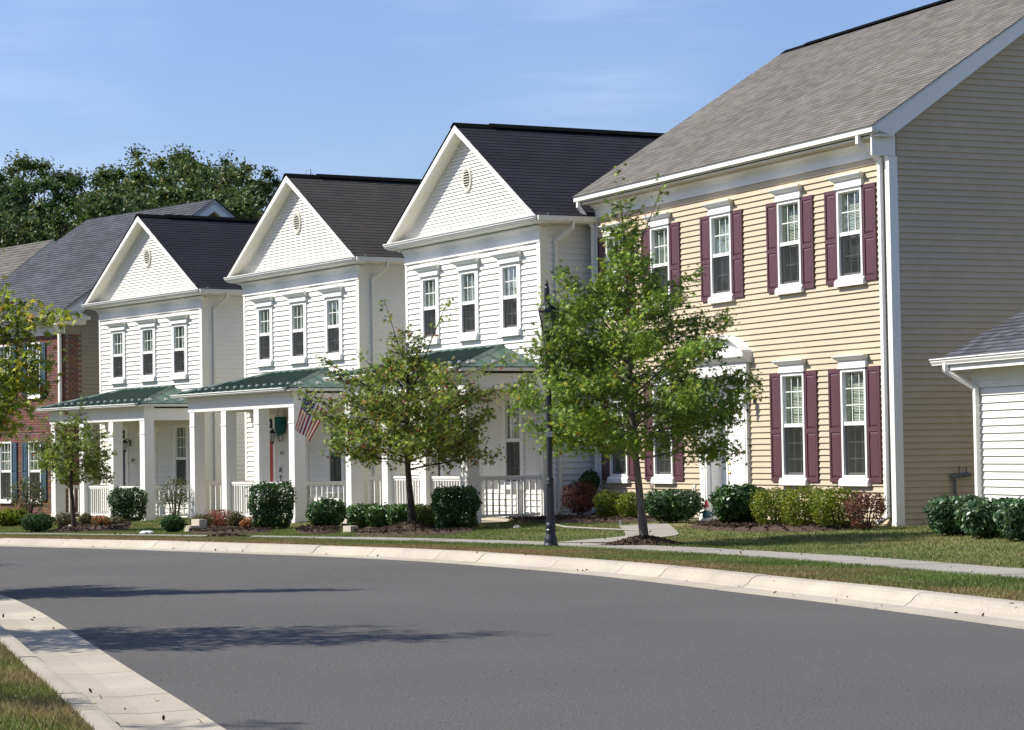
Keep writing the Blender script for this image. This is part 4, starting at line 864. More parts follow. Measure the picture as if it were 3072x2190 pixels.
while z < rk2(bry) - .13:
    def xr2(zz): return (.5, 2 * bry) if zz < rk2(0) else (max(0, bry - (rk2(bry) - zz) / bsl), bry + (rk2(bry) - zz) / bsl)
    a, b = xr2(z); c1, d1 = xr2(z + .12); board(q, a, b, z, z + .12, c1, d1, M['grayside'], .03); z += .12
q = MB(); q.box(0, bw, -.04, 0, 5.27, 5.62); ob('frieze_board', q, M['trim'], BR); q = MB(); q.box(-.2, bw + .3, -.36, 0, 5.62, 5.66); ob('soffit', q, M['cream'], BR); gutter(BR, -.3, bw + .32, -.36, eav, M['trim'])
q = MB(); q.box(bw, bw + .30, -.38, .50, 5.52, 5.66); q.box(bw, bw + .38, -.42, .60, 5.661, 5.76); q.prism([(-.42, 5.761), (.60, 5.761), (.3, 5.90), (-.2, 5.90)], 'x', bw, bw + .3); ob('cornice_return', q, M['cream'], BR)
downspout(BR, [(bw - .16, -.38, 5.68), (bw - .16, -.10, 5.3), (bw - .16, -.07, .1)], M['trim'], .09, .07)
rf = MB()
for sg in (-1, 1): ye = bry + sg * (bry + .42); rf.prism([(ye, eav - .01), (bry, brz - .02), (bry, brz - .16), (ye, eav - .1)], 'x', -.25, bw + .3)
q = ob('roof', rf, M['trim'], BR)
for sg in (-1, 1): shingles(q, 's', 0, (-.28, bry + sg * (bry + .46), eav - .005), (1, 0, 0), (0, -sg, bsl), bw + .62, math.hypot(bry + .46, brz - eav), M['greyshingle'], tone=(.8, 1.15))
for sg in (-1, 1):
    rb = MB(); rb.prism([(bry + sg * (bry + .42), eav - .03), (bry, brz - .03), (bry, brz - .36), (bry + sg * (bry + .05), eav - .12)], 'x', bw + .26, bw + .30); ob('rake_board', rb, M['trim'], q)
    rb = MB(); rb.prism([(bry + sg * (bry + .3), eav - .10), (bry, brz - .17), (bry, brz - .30), (bry + sg * (bry), eav - .2)], 'x', bw, bw + .26); ob('rake_soffit', rb, M['cream'], q)
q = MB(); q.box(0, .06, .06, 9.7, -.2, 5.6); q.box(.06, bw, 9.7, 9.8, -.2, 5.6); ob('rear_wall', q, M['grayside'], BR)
# far grey-roofed house
FH = link('far_house', None, None, ((-20.6 - 9 * .62) * 1.125, (85.2 + 9 * .78) * 1.125, CAMZ + (.56 - CAMZ) * 1.125), (0, 0, -.90), label='far grey-roofed house behind the brick house at the left edge', cat='house'); FH.scale = (1.125,) * 3
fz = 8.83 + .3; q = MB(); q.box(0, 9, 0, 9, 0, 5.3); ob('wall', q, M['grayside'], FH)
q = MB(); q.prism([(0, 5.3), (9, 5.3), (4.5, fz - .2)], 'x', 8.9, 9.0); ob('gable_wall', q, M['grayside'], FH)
q = MB(); q.prism([(-.5, 5.3), (4.5, fz), (9.5, 5.3)], 'x', -.3, 9.3); rfo = ob('roof', q, M['cream'], FH)
shingles(rfo, 's', 0, (-.32, -.55, 5.31), (1, 0, 0), (0, 1, (fz - 5.31) / 5.05), 9.65, math.hypot(5.05, fz - 5.31) + .03, M['shingle'], ex=.2, tab=.5, tone=(.7, 1.0))
# ------------------------------------------------------------------ street lamp
lb = G(1653 / D, 1641 / D)
SL = link('street_lamp', None, None, lb, label='black fluted street lamp post on the verge between the two trees', cat='street lamp'); SL.scale = (lb.y / 35.1 * .88, lb.y / 35.1 * .88, lb.y / 35.1); SL.scale[0] *= .94; SL.scale[1] *= .94
q = MB(); q.lathe([(.135, -.05), (.135, .03), (.12, .06), (.115, .12), (.088, .19), (.085, .21), (.098, .225), (.098, .25), (.085, .265), (.085, .28), (.095, .30), (.090, .33), (.075, .36)], 20); ob('base', q, M['iron'], SL, smooth=False)
q = MB(); n = 16; vs = []; prof = [(.073, .36), (.066, .9)]
for r, z in prof:
    for k in range(2 * n): rr_ = r * (1 if k % 2 else .90); a = math.pi * k / n; vs.append((rr_ * math.cos(a), rr_ * math.sin(a), z))
q.add(vs, [(k, (k + 1) % (2 * n), 2 * n + (k + 1) % (2 * n), 2 * n + k) for k in range(2 * n)]); q.lathe([(.066, .9), (.078, .91), (.078, .94), (.066, .95), (.066, .97), (.072, .98), (.055, 1.02)], 20); q.lathe([(.055, 1.02), (.048, 2.95), (.06, 2.97), (.06, 3.0), (.045, 3.02), (.045, 3.08), (.085, 3.12), (.085, 3.16)], 16); ob('post', q, M['iron'], SL)
q = MB(); q.box(-.052, .052, -.056, -.045, 1.62, 1.70); stk = ob('sticker', q, M['steel'], SL); digits(stk, '30', .06, M['ink'], (0, -.0575, 1.66), (math.pi / 2, 0, 0))
q = MB(); z0, z1 = 3.16, 3.46; q.box(-.09, .09, -.09, .09, z0, z0 + .025)
for a, b in ((-1, -1), (1, -1), (1, 1), (-1, 1)): q.tube([(a * .075, b * .075, z0 + .02), (a * .14, b * .14, z1)], .011, 5)
q.box(-.15, .15, -.15, .15, z1, z1 + .02); lan = ob('lantern_frame', q, M['iron'], SL)
q = MB(); q.hexa([(-.07, -.07, z0 + .03), (.07, -.07, z0 + .03), (.07, .07, z0 + .03), (-.07, .07, z0 + .03), (-.132, -.132, z1), (.132, -.132, z1), (.132, .132, z1), (-.132, .132, z1)]); ob('lantern_glass', q, glassmat('lantern_pane', (.75, .78, .75), .12), SL)
q = MB(); q.lathe([(.17, z1 + .02), (.165, z1 + .04), (.12, z1 + .09), (.06, z1 + .12), (.05, z1 + .16), (.045, z1 + .36), (.03, z1 + .38), (.035, z1 + .42), (.0, z1 + .5)], 12); ob('lantern_roof', q, M['iron'], SL)
# ------------------------------------------------------------------ trees
B = G
def pf(pts): xs, ys = zip(*pts); return lambda t: float(np.interp(t, xs, ys))
b2 = B(1430, 1211); b1 = B(914, 1184); b0 = B(160, 1184)
def mound(base, r, h, label, seed):
    sc = base.y / 38.; r *= sc; h *= sc
    root = link('mulch_mound', None, None, base, label=label, cat='mulch mound', kind='stuff'); rr = np.random.default_rng(seed); mb = MB(); nr, na = 12, 36
    mb.v.append((0, 0, h))
    for i in range(1, nr + 1):
        for k in range(na):
            a = 2 * math.pi * k / na; q = i / nr; rad = r * q * (1 + .12 * math.sin(3 * a + seed) + .06 * math.sin(7 * a)); zz = h * (math.cos(q * math.pi) + 1) / 2 + rr.normal(0, .012) * (1 - q * .6) - .05 * (q > .95)
            mb.v.append((rad * math.cos(a), rad * math.sin(a), zz))
    for k in range(na): mb.f.append((0, 1 + k, 1 + (k + 1) % na))
    for i in range(nr - 1):
        for k in range(na): a, b = 1 + i * na, 1 + (i + 1) * na; mb.f.append((a + k, b + k, b + (k + 1) % na, a + (k + 1) % na))
    mb.c = [None] * len(mb.f); ob('soil', mb, M['mulch'], root, smooth=True)
    n = 2600; a = rr.uniform(0, 6.28, n); q = np.sqrt(rr.uniform(0, 1.05, n)); rad = r * q * (1 + .12 * np.sin(3 * a + seed)); z = h * (np.cos(np.minimum(q, 1) * np.pi) + 1) / 2 + .008
    P = np.stack([rad * np.cos(a), rad * np.sin(a), z], 1); V, k = leaves(P, .024, [(-1, -.35, 0), (1, -.3, 0), (.9, .35, .15), (-1, .3, .1)], 0, .45)
    npmesh('bark_chips', V, None, k, M['chips'], hues(n, [(.13, .09, .065, 5), (.20, .15, .11, 3), (.33, .27, .21, .7), (.07, .05, .04, 3)]), root)
    return root
mound(b2 - Vector((0, .12, .02)), .80, .15, 'dark mulch mound round the foot of the tallest street tree', 3)
mound(b1 - Vector((-.02, .2, .03)), .72, .20, 'mulch mound round the foot of the middle street tree', 5)
mound(b0 - Vector((0, .2, .03)), .66, .10, 'low mulch mound round the small leftmost street tree', 8)
mound(B(505, 1196) - Vector((0, 0, .03)), .62, .08, 'treeless mulch mound on the verge before the middle white house', 11)
street_tree('street_tree', b2 + Vector((0, 0, .13)), 5.45, pf([(0, 1.4), (.12, 1.85), (.26, 1.72), (.38, 1.36), (.48, .92), (.58, .50), (.7, .26), (.85, .15), (1, .05)]), 66, 24000, .051, GREEN_T2, 'tallest full-crowned green street tree before the beige house', 21, lean=(-.25, 0), cb=1.28, trunk_r=.056,
            extra=[((-.2, 0, 3.7), (.42, -.1, 5.25), .012), ((-.2, 0, 3.2), (.95, 0, 3.95), .012), ((-.1, 0, 2.6), (-1.15, 0, 4.0), .012), ((0, 0, 1.9), (1.75, 0, 2.3), .014), ((-.1, 0, 2.5), (-1.3, -.5, 3.3), .012), ((-.1, 0, 2.3), (-1.2, -.6, 3.0), .012), ((-.1, 0, 2.6), (-1.2, -.3, 3.6), .01), ((-.1, 0, 2.7), (-1.4, -.6, 3.5), .01), ((-.1, 0, 2.9), (-1.25, -.6, 3.85), .01), ((-.1, 0, 2.2), (-1.45, -.5, 2.9), .01)], spread=.115, tw=9, group='young street trees on the far verge', sc=b2.y / 35.2)
street_tree('street_tree', b1 + Vector((0, 0, .16)), 3.55, pf([(0, 1.5), (.2, 1.8), (.42, 1.55), (.55, .8), (.7, .34), (1, .12)]), 50, 12500, .054, GREEN_T1, 'middle street tree with thin spiky top and reddish leaves', 33, lean=(-.05, 0), cb=1.15, trunk_r=.062, barkm='darkbark',
            extra=[((0, 0, 2.2), (.75, 0, 4.05), .014), ((.1, 0, 2.2), (-.42, 0, 4.0), .012), ((-.1, 0, 2.2), (-.9, 0, 3.05), .012), ((0, 0, 1.9), (-1.6, 0, 3.0), .012), ((-.1, 0, 1.8), (-1.9, -.2, 2.35), .012), ((.2, 0, 1.8), (2.2, -.3, 2.55), .012), ((.2, 0, 2.2), (1.9, .2, 3.0), .012), ((0, 0, 2.4), (.35, 0, 3.4), .01)], spread=.12, group='young street trees on the far verge', sc=b1.y / 42.1)
street_tree('street_tree', b0 + Vector((0, 0, .07)), 2.3, pf([(0, .68), (.25, .76), (.5, .62), (.75, .35), (1, .1)]), 26, 3200, .048, GREEN_T0, 'smallest street tree before the brick house', 45, lean=(.05, 0), cb=.95, trunk_r=.042, barkm='darkbark', spread=.09, extra=[((0, 0, 1.6), (.26, 0, 2.6), .008), ((0, 0, 1.3), (-.85, 0, 1.75), .008), ((0, 0, 1.2), (.8, 0, 1.45), .008), ((0, 0, 1.5), (-.5, 0, 2.1), .008)], group='young street trees on the far verge', sc=b0.y / 45.4)
# near side street trees (their shadows cross the road, one reaches into the frame)
street_tree('roadside_tree', (-9.2, 29.3, .08), 4.9, pf([(0, 1.7), (.3, 1.8), (.6, 1.2), (.8, .6), (1, .2)]), 40, 13500, .066, GREEN_TL, 'near-side street tree whose leafy boughs enter at the left edge', 52, cb=2.0, trunk_r=.08, spread=.15,
            extra=[((1., 0, 3.0), (3.7, -.3, 3.25), .014), ((1., 0, 3.0), (3.4, -.2, 3.0), .014), ((1., 0, 2.6), (3.55, -.4, 2.7), .014), ((1., 0, 3.2), (3.2, .1, 3.45), .012), ((1., 0, 2.3), (3.3, -.5, 2.2), .012), ((1., 0, 2.4), (3.5, -.2, 2.45), .012), ((1., 0, 2.2), (3.1, -.4, 2.0), .012), ((.8, 0, 3.2), (2.8, 0, 4.2), .012), ((.8, 0, 3.8), (2.85, -.1, 4.5), .012)], tw=6)
street_tree('roadside_tree', (-6.95, 21.7, .15), 6.5, pf([(0, 1.3), (.3, 1.75), (.6, 1.35), (.8, .9), (1, .25)]), 38, 8200, .06, GREEN_TL, 'near-side street tree just outside the left edge, shading the road', 61, cb=1.9, trunk_r=.08, spread=.15)
street_tree('roadside_tree', (-8.3, 14.9, .15), 7.3, pf([(0, 1.2), (.4, 1.1), (.58, .3), (1, .12)]), 34, 2600, .055, GREEN_TL, 'nearest near-side street tree outside the left edge, its tip shading the road', 81, cb=2.0, trunk_r=.08, spread=.12)
street_tree('roadside_tree', (-13.5, 38.6, .0), 5.2, pf([(0, 1.1), (.3, 1.5), (.6, 1.1), (.8, .7), (1, .2)]), 30, 3600, .07, GREEN_TL, 'farther near-side street tree outside the left edge', 71, cb=1.8, trunk_r=.07, spread=.15)
# far woodland: each tree a thing
def big_tree(name, base, H, R, n, seed, label, pal=WOOD, ls=.30, low=.25, group='tall dark trees behind the houses'):
    rr = np.random.default_rng(seed); root = link(name, None, None, base, label=label, cat='tree', group=group); tk = MB(); tk.tube([(0, 0, -.3), (.1, 0, H * .4), (0, .1, H * .8)], [.32, .22, .08], 8)
    cl = []
    for i in range(150):
        a = rr.uniform(0, 6.28); t = rr.uniform(low, 1.0); prf = math.sqrt(max(.05, 1 - ((t - .58) / .50) ** 2)); rad = R * prf * math.sqrt(rr.uniform(.1, 1)); p = np.array((rad * math.cos(a), rad * math.sin(a), H * t * .95)); cl.append((p, rr.uniform(.4, 1.25) * R * .17))
        tk.tube([(0, 0, H * t * .6), tuple(p * np.array((.5, .5, .9))), tuple(p)], [.10, .06, .02], 4)
    ob('trunk', tk, M['darkbark'], root)
    P = []
    for p, r in cl:
        k = n // 150; d = rr.normal(size=(k, 3)); d /= np.linalg.norm(d, axis=1)[:, None]; P.append(p + d * (r * np.minimum(np.abs(rr.normal(0, .66, k)), 1.15))[:, None] * np.array((1.1, 1.1, .85)))
    P = np.concatenate(P); V, k = leaves(P, ls, DIAM, .2, .35); npmesh('crown', V, None, k, M['leaf'], hues(len(P), pal, P, .35), root); return root
wood = [(-60, 345, 112, 'dense green tree at the far left edge of the wood'), (25, 322, 106, 'dark tree of the wood above the far grey roof'), (95, 350, 98, 'lower tree left of the dip in the treeline'), (200, 352, 110, 'tree right of the dip in the treeline'), (262, 352, 100, 'tree just left of the tallest crown of the wood'),
        (335, 302, 106, 'left one of the two tallest crowns of the wood'), (405, 312, 96, 'broad crown in the middle of the tall clump'), (468, 300, 104, 'right one of the two tallest crowns of the wood'), (520, 336, 100, 'rightmost tree of the wood above the white gable')]
for i, (u, v, y, lab) in enumerate(wood):
    y *= 1.2; d = ray(u * D, v * D); t = y / d.y; x = d.x * t; H = CAMZ + d.z * t + .4
    big_tree('woodland_tree', (x, y, -.4), H, 4.2 if 300 < u < 500 else 3.6, 42000, 100 + i, lab, pal=[(a * (1 + .25 * math.sin(i * 2.3)), b * (1 + .12 * math.sin(i * 2.3)), c, w) for a, b, c, w in WOOD], ls=.095, low=.12)
UL = ['low dark tree between the far grey roof and the brick house roof', 'low tree at the left edge above the far grey roof', 'dark understorey tree at the dip of the treeline', 'understorey tree left of the farthest white gable', 'understorey tree directly above the farthest white gable', 'understorey tree above the brick house ridge', 'understorey tree behind the small white gable end', 'rightmost low tree next to the leafless saplings']
for i, (u, v, y) in enumerate(((110, 425, 92), (0, 430, 90), (190, 425, 92), (290, 400, 90), (375, 400, 90), (450, 395, 90), (510, 400, 92), (535, 400, 108))):
    y *= 1.2; d = ray(u * D, v * D); t = y / d.y; big_tree('woodland_tree', (d.x * t, y, -.4), CAMZ + d.z * t + .4, 3.6, 26000, 150 + i, UL[i], ls=.105, low=.1)
src_tree = [o for o in COL.objects if o.name.startswith('woodland_tree')][4]
away = [(-4, -26, 1.0, 'added unseen tree directly behind the viewpoint, blocks low sky'), (12, -24, .95, 'added unseen tree behind and right of the viewpoint, blocks low sky'), (28, -22, 1.05, 'rightmost added unseen tree behind the viewpoint, blocks low sky'), (-30, 54, .9, 'tree across the street, nearest the road, left of the frame'), (-37, 63, 1.05, 'tall tree across the street, left of the frame, opposite the white houses'),  # the trees behind the camera are unseen, added to cut sky light
        (-31, 71, .85, 'short tree across the street, left of the frame'), (-44, 74, 1.1, 'tallest tree across the street, left of the frame'), (-39, 86, .95, 'tree across the street opposite the brick house, outside the frame'), (-50, 92, 1.1, 'far tall tree across the street, outside the frame'), (-58, 104, 1.1, 'farthest tree across the street, outside the frame'), (-41, 54, 1.0, 'second tree from the road across the street, outside the frame')]
for k, (x, y, sc_, lab) in enumerate(away):
    t_ = copy_tree(src_tree); t_.location = (x, y, -.5); t_.rotation_euler = (0, 0, k * 1.3); t_.scale = (sc_,) * 3; t_['group'] = 'tall trees across the street, outside the photograph'; t_['label'] = lab
def bare(u, v, y, H, seed, label):
    d = ray(u * D, v * D); t = y / d.y; top = CAMZ + d.z * t; rr = np.random.default_rng(seed); mb = MB(); root = link('bare_tree', None, None, (d.x * t, y, -.4), label=label, cat='tree', group='leafless saplings above the white roofs')
    mb.tube([(0, 0, 0), (.1, 0, top * .6), (0, 0, top)], [.09, .05, .012], 5)
    for i in range(26):
        z = top * rr.uniform(.5, .95); a = rr.uniform(0, 6.28); l = rr.uniform(.7, 1.9) * (1.35 - z / top); e = (math.cos(a) * l * .6, math.sin(a) * l * .6, z + l * 1.0); mb.tube([(0, 0, z), e], [.028, .010], 3)
        for k in range(3): q = rr.uniform(.4, .9); s0_ = (e[0] * q, e[1] * q, z + (e[2] - z) * q); mb.tube([s0_, (s0_[0] + rr.normal(0, .25), s0_[1] + rr.normal(0, .25), s0_[2] + rr.uniform(.3, .8))], [.014, .006], 3)
    ob('branches', mb, M['bark'], root)
bare(690, 358, 110, 0, 1, 'leafless sapling left of the middle white roof peak'); bare(660, 372, 108, 0, 2, 'shorter leafless sapling beside the dark wood'); bare(850, 380, 110, 0, 3, 'faint leafless treetop above the middle white roof ridge')
# ------------------------------------------------------------------ shrubs and beds
DKG = [(.035, .085, .018, 5), (.05, .11, .02, 3), (.025, .06, .02, 3), (.10, .17, .05, .6)]
MIDG = [(.05, .11, .025, 5), (.075, .15, .03, 3), (.13, .19, .04, .8)]
YLG = [(.16, .21, .018, 5), (.22, .25, .02, 3), (.10, .16, .02, 4), (.30, .26, .02, 1)]
REDB = [(.17, .055, .045, 5), (.12, .045, .035, 4), (.24, .10, .06, 2), (.09, .10, .035, 2)]
BLG = [(.045, .095, .032, 5), (.07, .13, .04, 3), (.12, .18, .07, .8)]
def bed(name, pts, label, h=.07):
    """mulch sheet following the terrain with a soft edge and chips"""
    root = link(name, None, None, (0, 0, 0), label=label, cat='mulch bed', kind='stuff'); P = [Vector(p) for p in pts]; c = sum(P, Vector((0, 0))) / len(P); ring = smooth_closed(P); BEDS.append([c.lerp(p, .93) for p in ring]); mb = MB(); nr = 9; na = len(ring)
    mb.v.append((c.x, c.y, zt(c.x, c.y) + h))
    for i in range(1, nr + 1):
        for p in ring: q = c.lerp(p, i / nr); mb.v.append((q.x, q.y, zt(q.x, q.y) + (h if i < nr - 1 else (h * .6 if i == nr - 1 else -.03)) + random.gauss(0, .01)))
    for k in range(na): mb.f.append((0, 1 + k, 1 + (k + 1) % na))
    for i in range(nr - 1):
        for k in range(na): a, b = 1 + i * na, 1 + (i + 1) * na; mb.f.append((a + k, b + k, b + (k + 1) % na, a + (k + 1) % na))
    mb.c = [None] * len(mb.f); ob('soil', mb, M['mulch'], root, smooth=True)
    n = 2600; ii = rng.integers(0, na, n); t = np.sqrt(rng.uniform(0, .95, n)); P2 = np.array([(ring[i].x, ring[i].y) for i in ii]); XY = np.array((c.x, c.y)) + (P2 - np.array((c.x, c.y))) * t[:, None]
    Pz = np.array([(x, y, zt(x, y) + h + .012) for x, y in XY]); V, k = leaves(Pz, .026, [(-1, -.35, 0), (1, -.3, 0), (.9, .35, .15), (-1, .3, .1)], 0, .45)
    npmesh('bark_chips', V, None, k, M['chips'], hues(n, [(.13, .09, .065, 5), (.20, .15, .11, 3), (.33, .27, .21, .6), (.07, .05, .04, 3)]), root)
def smooth_closed(P, k=5):
    o = []
    n = len(P)
    for i in range(n):
        for j in range(k): o.append(P[i].lerp(P[(i + 1) % n], j / k))
    for _ in range(4): o = [(o[i - 1] + o[i] * 2 + o[(i + 1) % len(o)]) / 4 for i in range(len(o))]
    return o
def L2(h, x, y): p = hloc(h, (x, y, 0)); return (p.x, p.y)
bed('mulch_bed', [L2(BH, -1.2, .0), L2(BH, 4.7, 0), L2(BH, 4.8, -1.9), L2(BH, 2.5, -2.3), L2(BH, -.2, -2.4), L2(BH, -2.0, -1.5)], 'mulch bed left of the white door of the beige house')
bed('mulch_bed', [L2(BH, 7.2, 0), L2(BH, 12.3, 0), L2(BH, 12.3, -1.5), L2(BH, 9.5, -2.1), L2(BH, 7.0, -1.9)], 'mulch bed right of the white door of the beige house')
bed('mulch_bed', [(p.x, p.y) for p in (G(775, 1196), G(960, 1196), G(1075, 1183), G(1060, 1160), G(900, 1160), G(790, 1172))], 'mulch bed in front of the nearest white house')
bed('mulch_bed', [(p.x, p.y) for p in (G(660, 1192), G(740, 1190), G(770, 1178), G(700, 1168), G(655, 1180))], 'small mulch bed beside the low round shrub')
bed('mulch_bed', [(p.x, p.y) for p in (G(400, 1190), G(520, 1190), G(620, 1186), G(600, 1165), G(450, 1162))], 'mulch bed of red perennials before the middle white house')
bed('mulch_bed', [(p.x, p.y) for p in (G(110, 1183), G(240, 1184), G(300, 1178), G(290, 1160), G(150, 1160))], 'mulch bed of mixed perennials before the farthest white house')
px = lambda y: F / D / y      # display px per metre
def sh(name, u0, u1, v0, v1, n, ls, pal, label, dy=0, **k):
    pl_ = k.pop('on', None); k.pop('lift', None); dpt = k.pop('dpt', .85)
    p = onplane(pl_[0], (u0 + u1) / 2, v1, pl_[1]) if pl_ else G((u0 + u1) / 2, v1)
    s = px(p.y)
    if not pl_: r = (u1 - u0) / 2 / s * dpt * .5; p = Vector((p.x * (p.y + r) / p.y, p.y + r, p.z)); s = px(p.y)
    h = ((1000 - (p.x / p.y * 7139 / D) * .016 - v0) / s + CAMZ - p.z)
    return shrub(name, p, (u1 - u0) / 2 / s, min(.85, (u1 - u0) / 2 / s * dpt), max(.2, h), n, ls, pal, label, **k)
sh('boxy_shrub', 248, 322, 1085, 1166, 5600, .035, DKG, 'clipped square evergreen shrub before the farthest white porch', boxy=7, gm='gloss', seed=2, dy=3.0, on=('1', -2.6))
sh('boxy_shrub', 560, 650, 1074, 1181, 7600, .035, DKG, 'tallest clipped boxy evergreen left of the flag porch steps', boxy=7, gm='gloss', seed=3, on=('2', -2.8))
sh('boxy_shrub', 968, 1061, 1084, 1184, 7200, .035, DKG, 'clipped boxy evergreen at the right end of the low hedge', boxy=7, gm='gloss', seed=4, on=('3', -2.6))
sh('round_shrub', 685, 770, 1108, 1180, 5200, .034, DKG, 'low round evergreen shrub under the flag', boxy=2.4, gm='gloss', seed=5, dy=.6, on=('2', -2.5))
for i, (a, b) in enumerate(((774, 846), (820, 896), (866, 942), (915, 990))):
    sh('hedge_shrub', a, b, 1120 + (i % 2) * 3, 1178, 3600, .035, MIDG if i != 3 else YLG, ('leftmost shrub of the low hedge beside the concrete step', 'second shrub of the low hedge, left of the tree trunk', 'third shrub of the low hedge, right behind the tree trunk', 'yellowish shrub of the low hedge touching the boxy evergreen')[i], boxy=4.5, gm='gloss', seed=10 + i, dy=.9, on=('3', -2.5), group='low clipped hedge of the nearest white house')
sh('barberry', 1253, 1327, 1070, 1146, 3600, .024, REDB, 'dark red barberry bush left of the white downspout', boxy=2.2, seed=20, ragged=.09, dy=-1.0, on=('B', -1.0))
sh('leafy_shrub', 1292, 1332, 1046, 1100, 900, .045, BLG, 'pale green shrub peeping out behind the red barberry', boxy=2.2, seed=21, ragged=.09, dy=1.5, on=('B', -0.4))
sh('holly_bush', 1325, 1385, 1090, 1155, 2600, .026, YLG, 'yellow-green bush right of the barberry', boxy=2.6, seed=22, ragged=.09, on=('B', -1.0))
sh('holly_bush', 1375, 1432, 1094, 1160, 2500, .026, YLG, 'yellow-green bush behind the trunk of the tallest tree', boxy=2.6, seed=23, ragged=.09, on=('B', -1.0))
sh('laurel_shrub', 1436, 1558, 1088, 1162, 4200, .045, BLG, 'dark broad-leaved shrub left of the concrete stoop', boxy=3, gm='gloss', seed=24, ragged=.05, on=('B', -1.0))
sh('laurel_shrub', 1588, 1710, 1078, 1168, 4800, .045, DKG, 'dark broad-leaved shrub in front of the white door', boxy=2.8, gm='gloss', seed=25, ragged=.05, dy=-1.2, on=('B', -1.0))
for i, (a, b) in enumerate(((1678, 1778), (1740, 1850), (1808, 1912))):
    sh('holly_bush', a, b, 1086 + (i == 1) * -2, 1176, 3400, .027, YLG, ('yellow-green bush next to the dark shrub by the door', 'middle yellow-green bush under the right-hand windows', 'yellow-green bush touching the red one at the corner')[i], boxy=3.6, seed=30 + i, ragged=.09, on=('B', -1.0), group='yellow-green bushes under the right windows')
sh('barberry', 1884, 1970, 1092, 1180, 2800, .024, REDB, 'reddish bush at the right corner downspout', boxy=2.4, seed=35, ragged=.10, open_=.25, on=('B', -0.9))
for i, (a, b) in enumerate(((2072, 2192), (2140, 2272), (2225, 2345))):
    sh('glossy_hedge', a, b, 1104 + 6 * (i > 0), 1192 + 6 * i, 4200, .043, [(.06, .12, .05, 5), (.09, .17, .06, 3), (.17, .25, .12, 1.2), (.04, .08, .035, 3)], ('leftmost glossy shrub of the hedge by the outbuilding', 'middle glossy shrub of the hedge by the outbuilding', 'glossy shrub cut by the right edge of the frame')[i], boxy=4.5, gm='gloss', seed=40 + i, ragged=.05, group='glossy hedge before the outbuilding')
sh('leggy_shrub', 352, 428, 1060, 1150, 1100, .034, [(.10, .13, .05, 5), (.15, .16, .07, 2)], 'open leggy shrub against the left porch railing', boxy=2, seed=50, open_=.5, ragged=.14, stems=16, dy=4, lift=.0, on=('1', -2.4))
sh('round_shrub', 358, 412, 1143, 1186, 1700, .033, BLG, 'low blue-green shrub left of the concrete step', boxy=2.2, seed=51)
sh('round_shrub', 50, 116, 1140, 1186, 2000, .033, DKG, 'low dark shrub before the brick house corner', boxy=2.6, seed=52)
sh('leggy_shrub', 22, 104, 1062, 1150, 1900, .042, [(.09, .12, .05, 5), (.16, .17, .06, 2), (.2, .12, .05, .5)], 'tall open shrub in front of the brick wall', boxy=2, seed=53, open_=.4, ragged=.14, stems=16, dy=6, lift=.0, on=('R', -1.2))
sh('leafy_shrub', -10, 60, 1130, 1172, 1800, .05, YLG, 'bright green leafy plants at the left edge before the brick house', boxy=2, seed=54, ragged=.12, dy=2)
PER = [(.14, .12, .06, 4), (.10, .13, .05, 4), (.20, .12, .06, 2)]
for i, (u0, u1, v0, v1, pal, lab) in enumerate([(425, 470, 1142, 1182, PER, 'olive perennial clump at the left end of the red bed'), (455, 520, 1132, 1176, [(.34, .085, .05, 5), (.24, .08, .05, 3), (.12, .10, .05, 2)], 'red flowering clump in front of the middle porch'), (505, 545, 1136, 1178, PER, 'grey-green perennial right of the red clump'), (535, 575, 1150, 1180, [(.38, .14, .05, 5), (.2, .14, .06, 3)], 'orange-brown low clump beside the boxy evergreen'),
        (175, 205, 1140, 1172, PER, 'green perennial beside the smallest tree trunk'), (205, 245, 1145, 1176, [(.45, .12, .05, 4), (.12, .15, .05, 4)], 'orange flowering clump before the farthest porch'), (120, 165, 1138, 1176, PER, 'dull green perennial left of the smallest tree'), (240, 275, 1148, 1172, PER, 'small perennial at the foot of the farthest porch rail')]):
    sh('perennial_clump', u0, u1, v0, v1, 1100, .028, pal, lab, boxy=2, seed=60 + i, ragged=.14, stems=8, dy=.8, cat='perennial')
# ------------------------------------------------------------------ small things
# flag on the nearest porch column
fp0 = hloc(HA3, (.39, -1.72, 2.0)); dv = ray(901, 1165); tip = dv * ((fp0.y - .9) / dv.y); tip.z += CAMZ
FL = link('flag', None, None, fp0, label='stars and stripes flag on a slanted staff between two white porches', cat='flag'); tl = tip - fp0
q = MB(); q.tube([(0, 0, 0), tuple(tl)], .013, 6); ob('staff', q, M['trim'], FL); q = MB(); q.lathe([(0, -.035), (.03, 0), (0, .035)], 8); ob('finial', q, M['brass'], FL, loc=tl, smooth=True)
def fpt(u, v, y): d = ray(u, v); t = y / d.y; return Vector((d.x * t, y, CAMZ + d.z * t)) - fp0
yb = tip.y
H0, H1 = fpt(914, 1178, yb + .05), fpt(978, 1236, yb + .45)      # hoist along the staff
Fa, Fb = fpt(884, 1286, yb), fpt(930, 1324, yb + .35)            # fly end hangs down
nu, nv = 26, 26; vs = []; fs = []; cs = []
fm = bpy.data.materials.new('flag_cloth'); fm.use_nodes = True; a_ = fm.node_tree.nodes.new('ShaderNodeAttribute'); a_.attribute_name = 'col'; fm.node_tree.links.new(a_.outputs['Color'], fm.node_tree.nodes['Principled BSDF'].inputs['Base Color']); fm.node_tree.nodes['Principled BSDF'].inputs['Roughness'].default_value = .8
def fpos(s, t, o=0):   # s along hoist (0 = canton side), t toward fly
    p = H0.lerp(H1, s) * (1 - t) + Fa.lerp(Fb, s ** 1.0) * t; w = .05 * math.sin(s * 9 + t * 2.5) * (.3 + t); return p + Vector((.35, -.9, .1)).normalized() * (w + o)
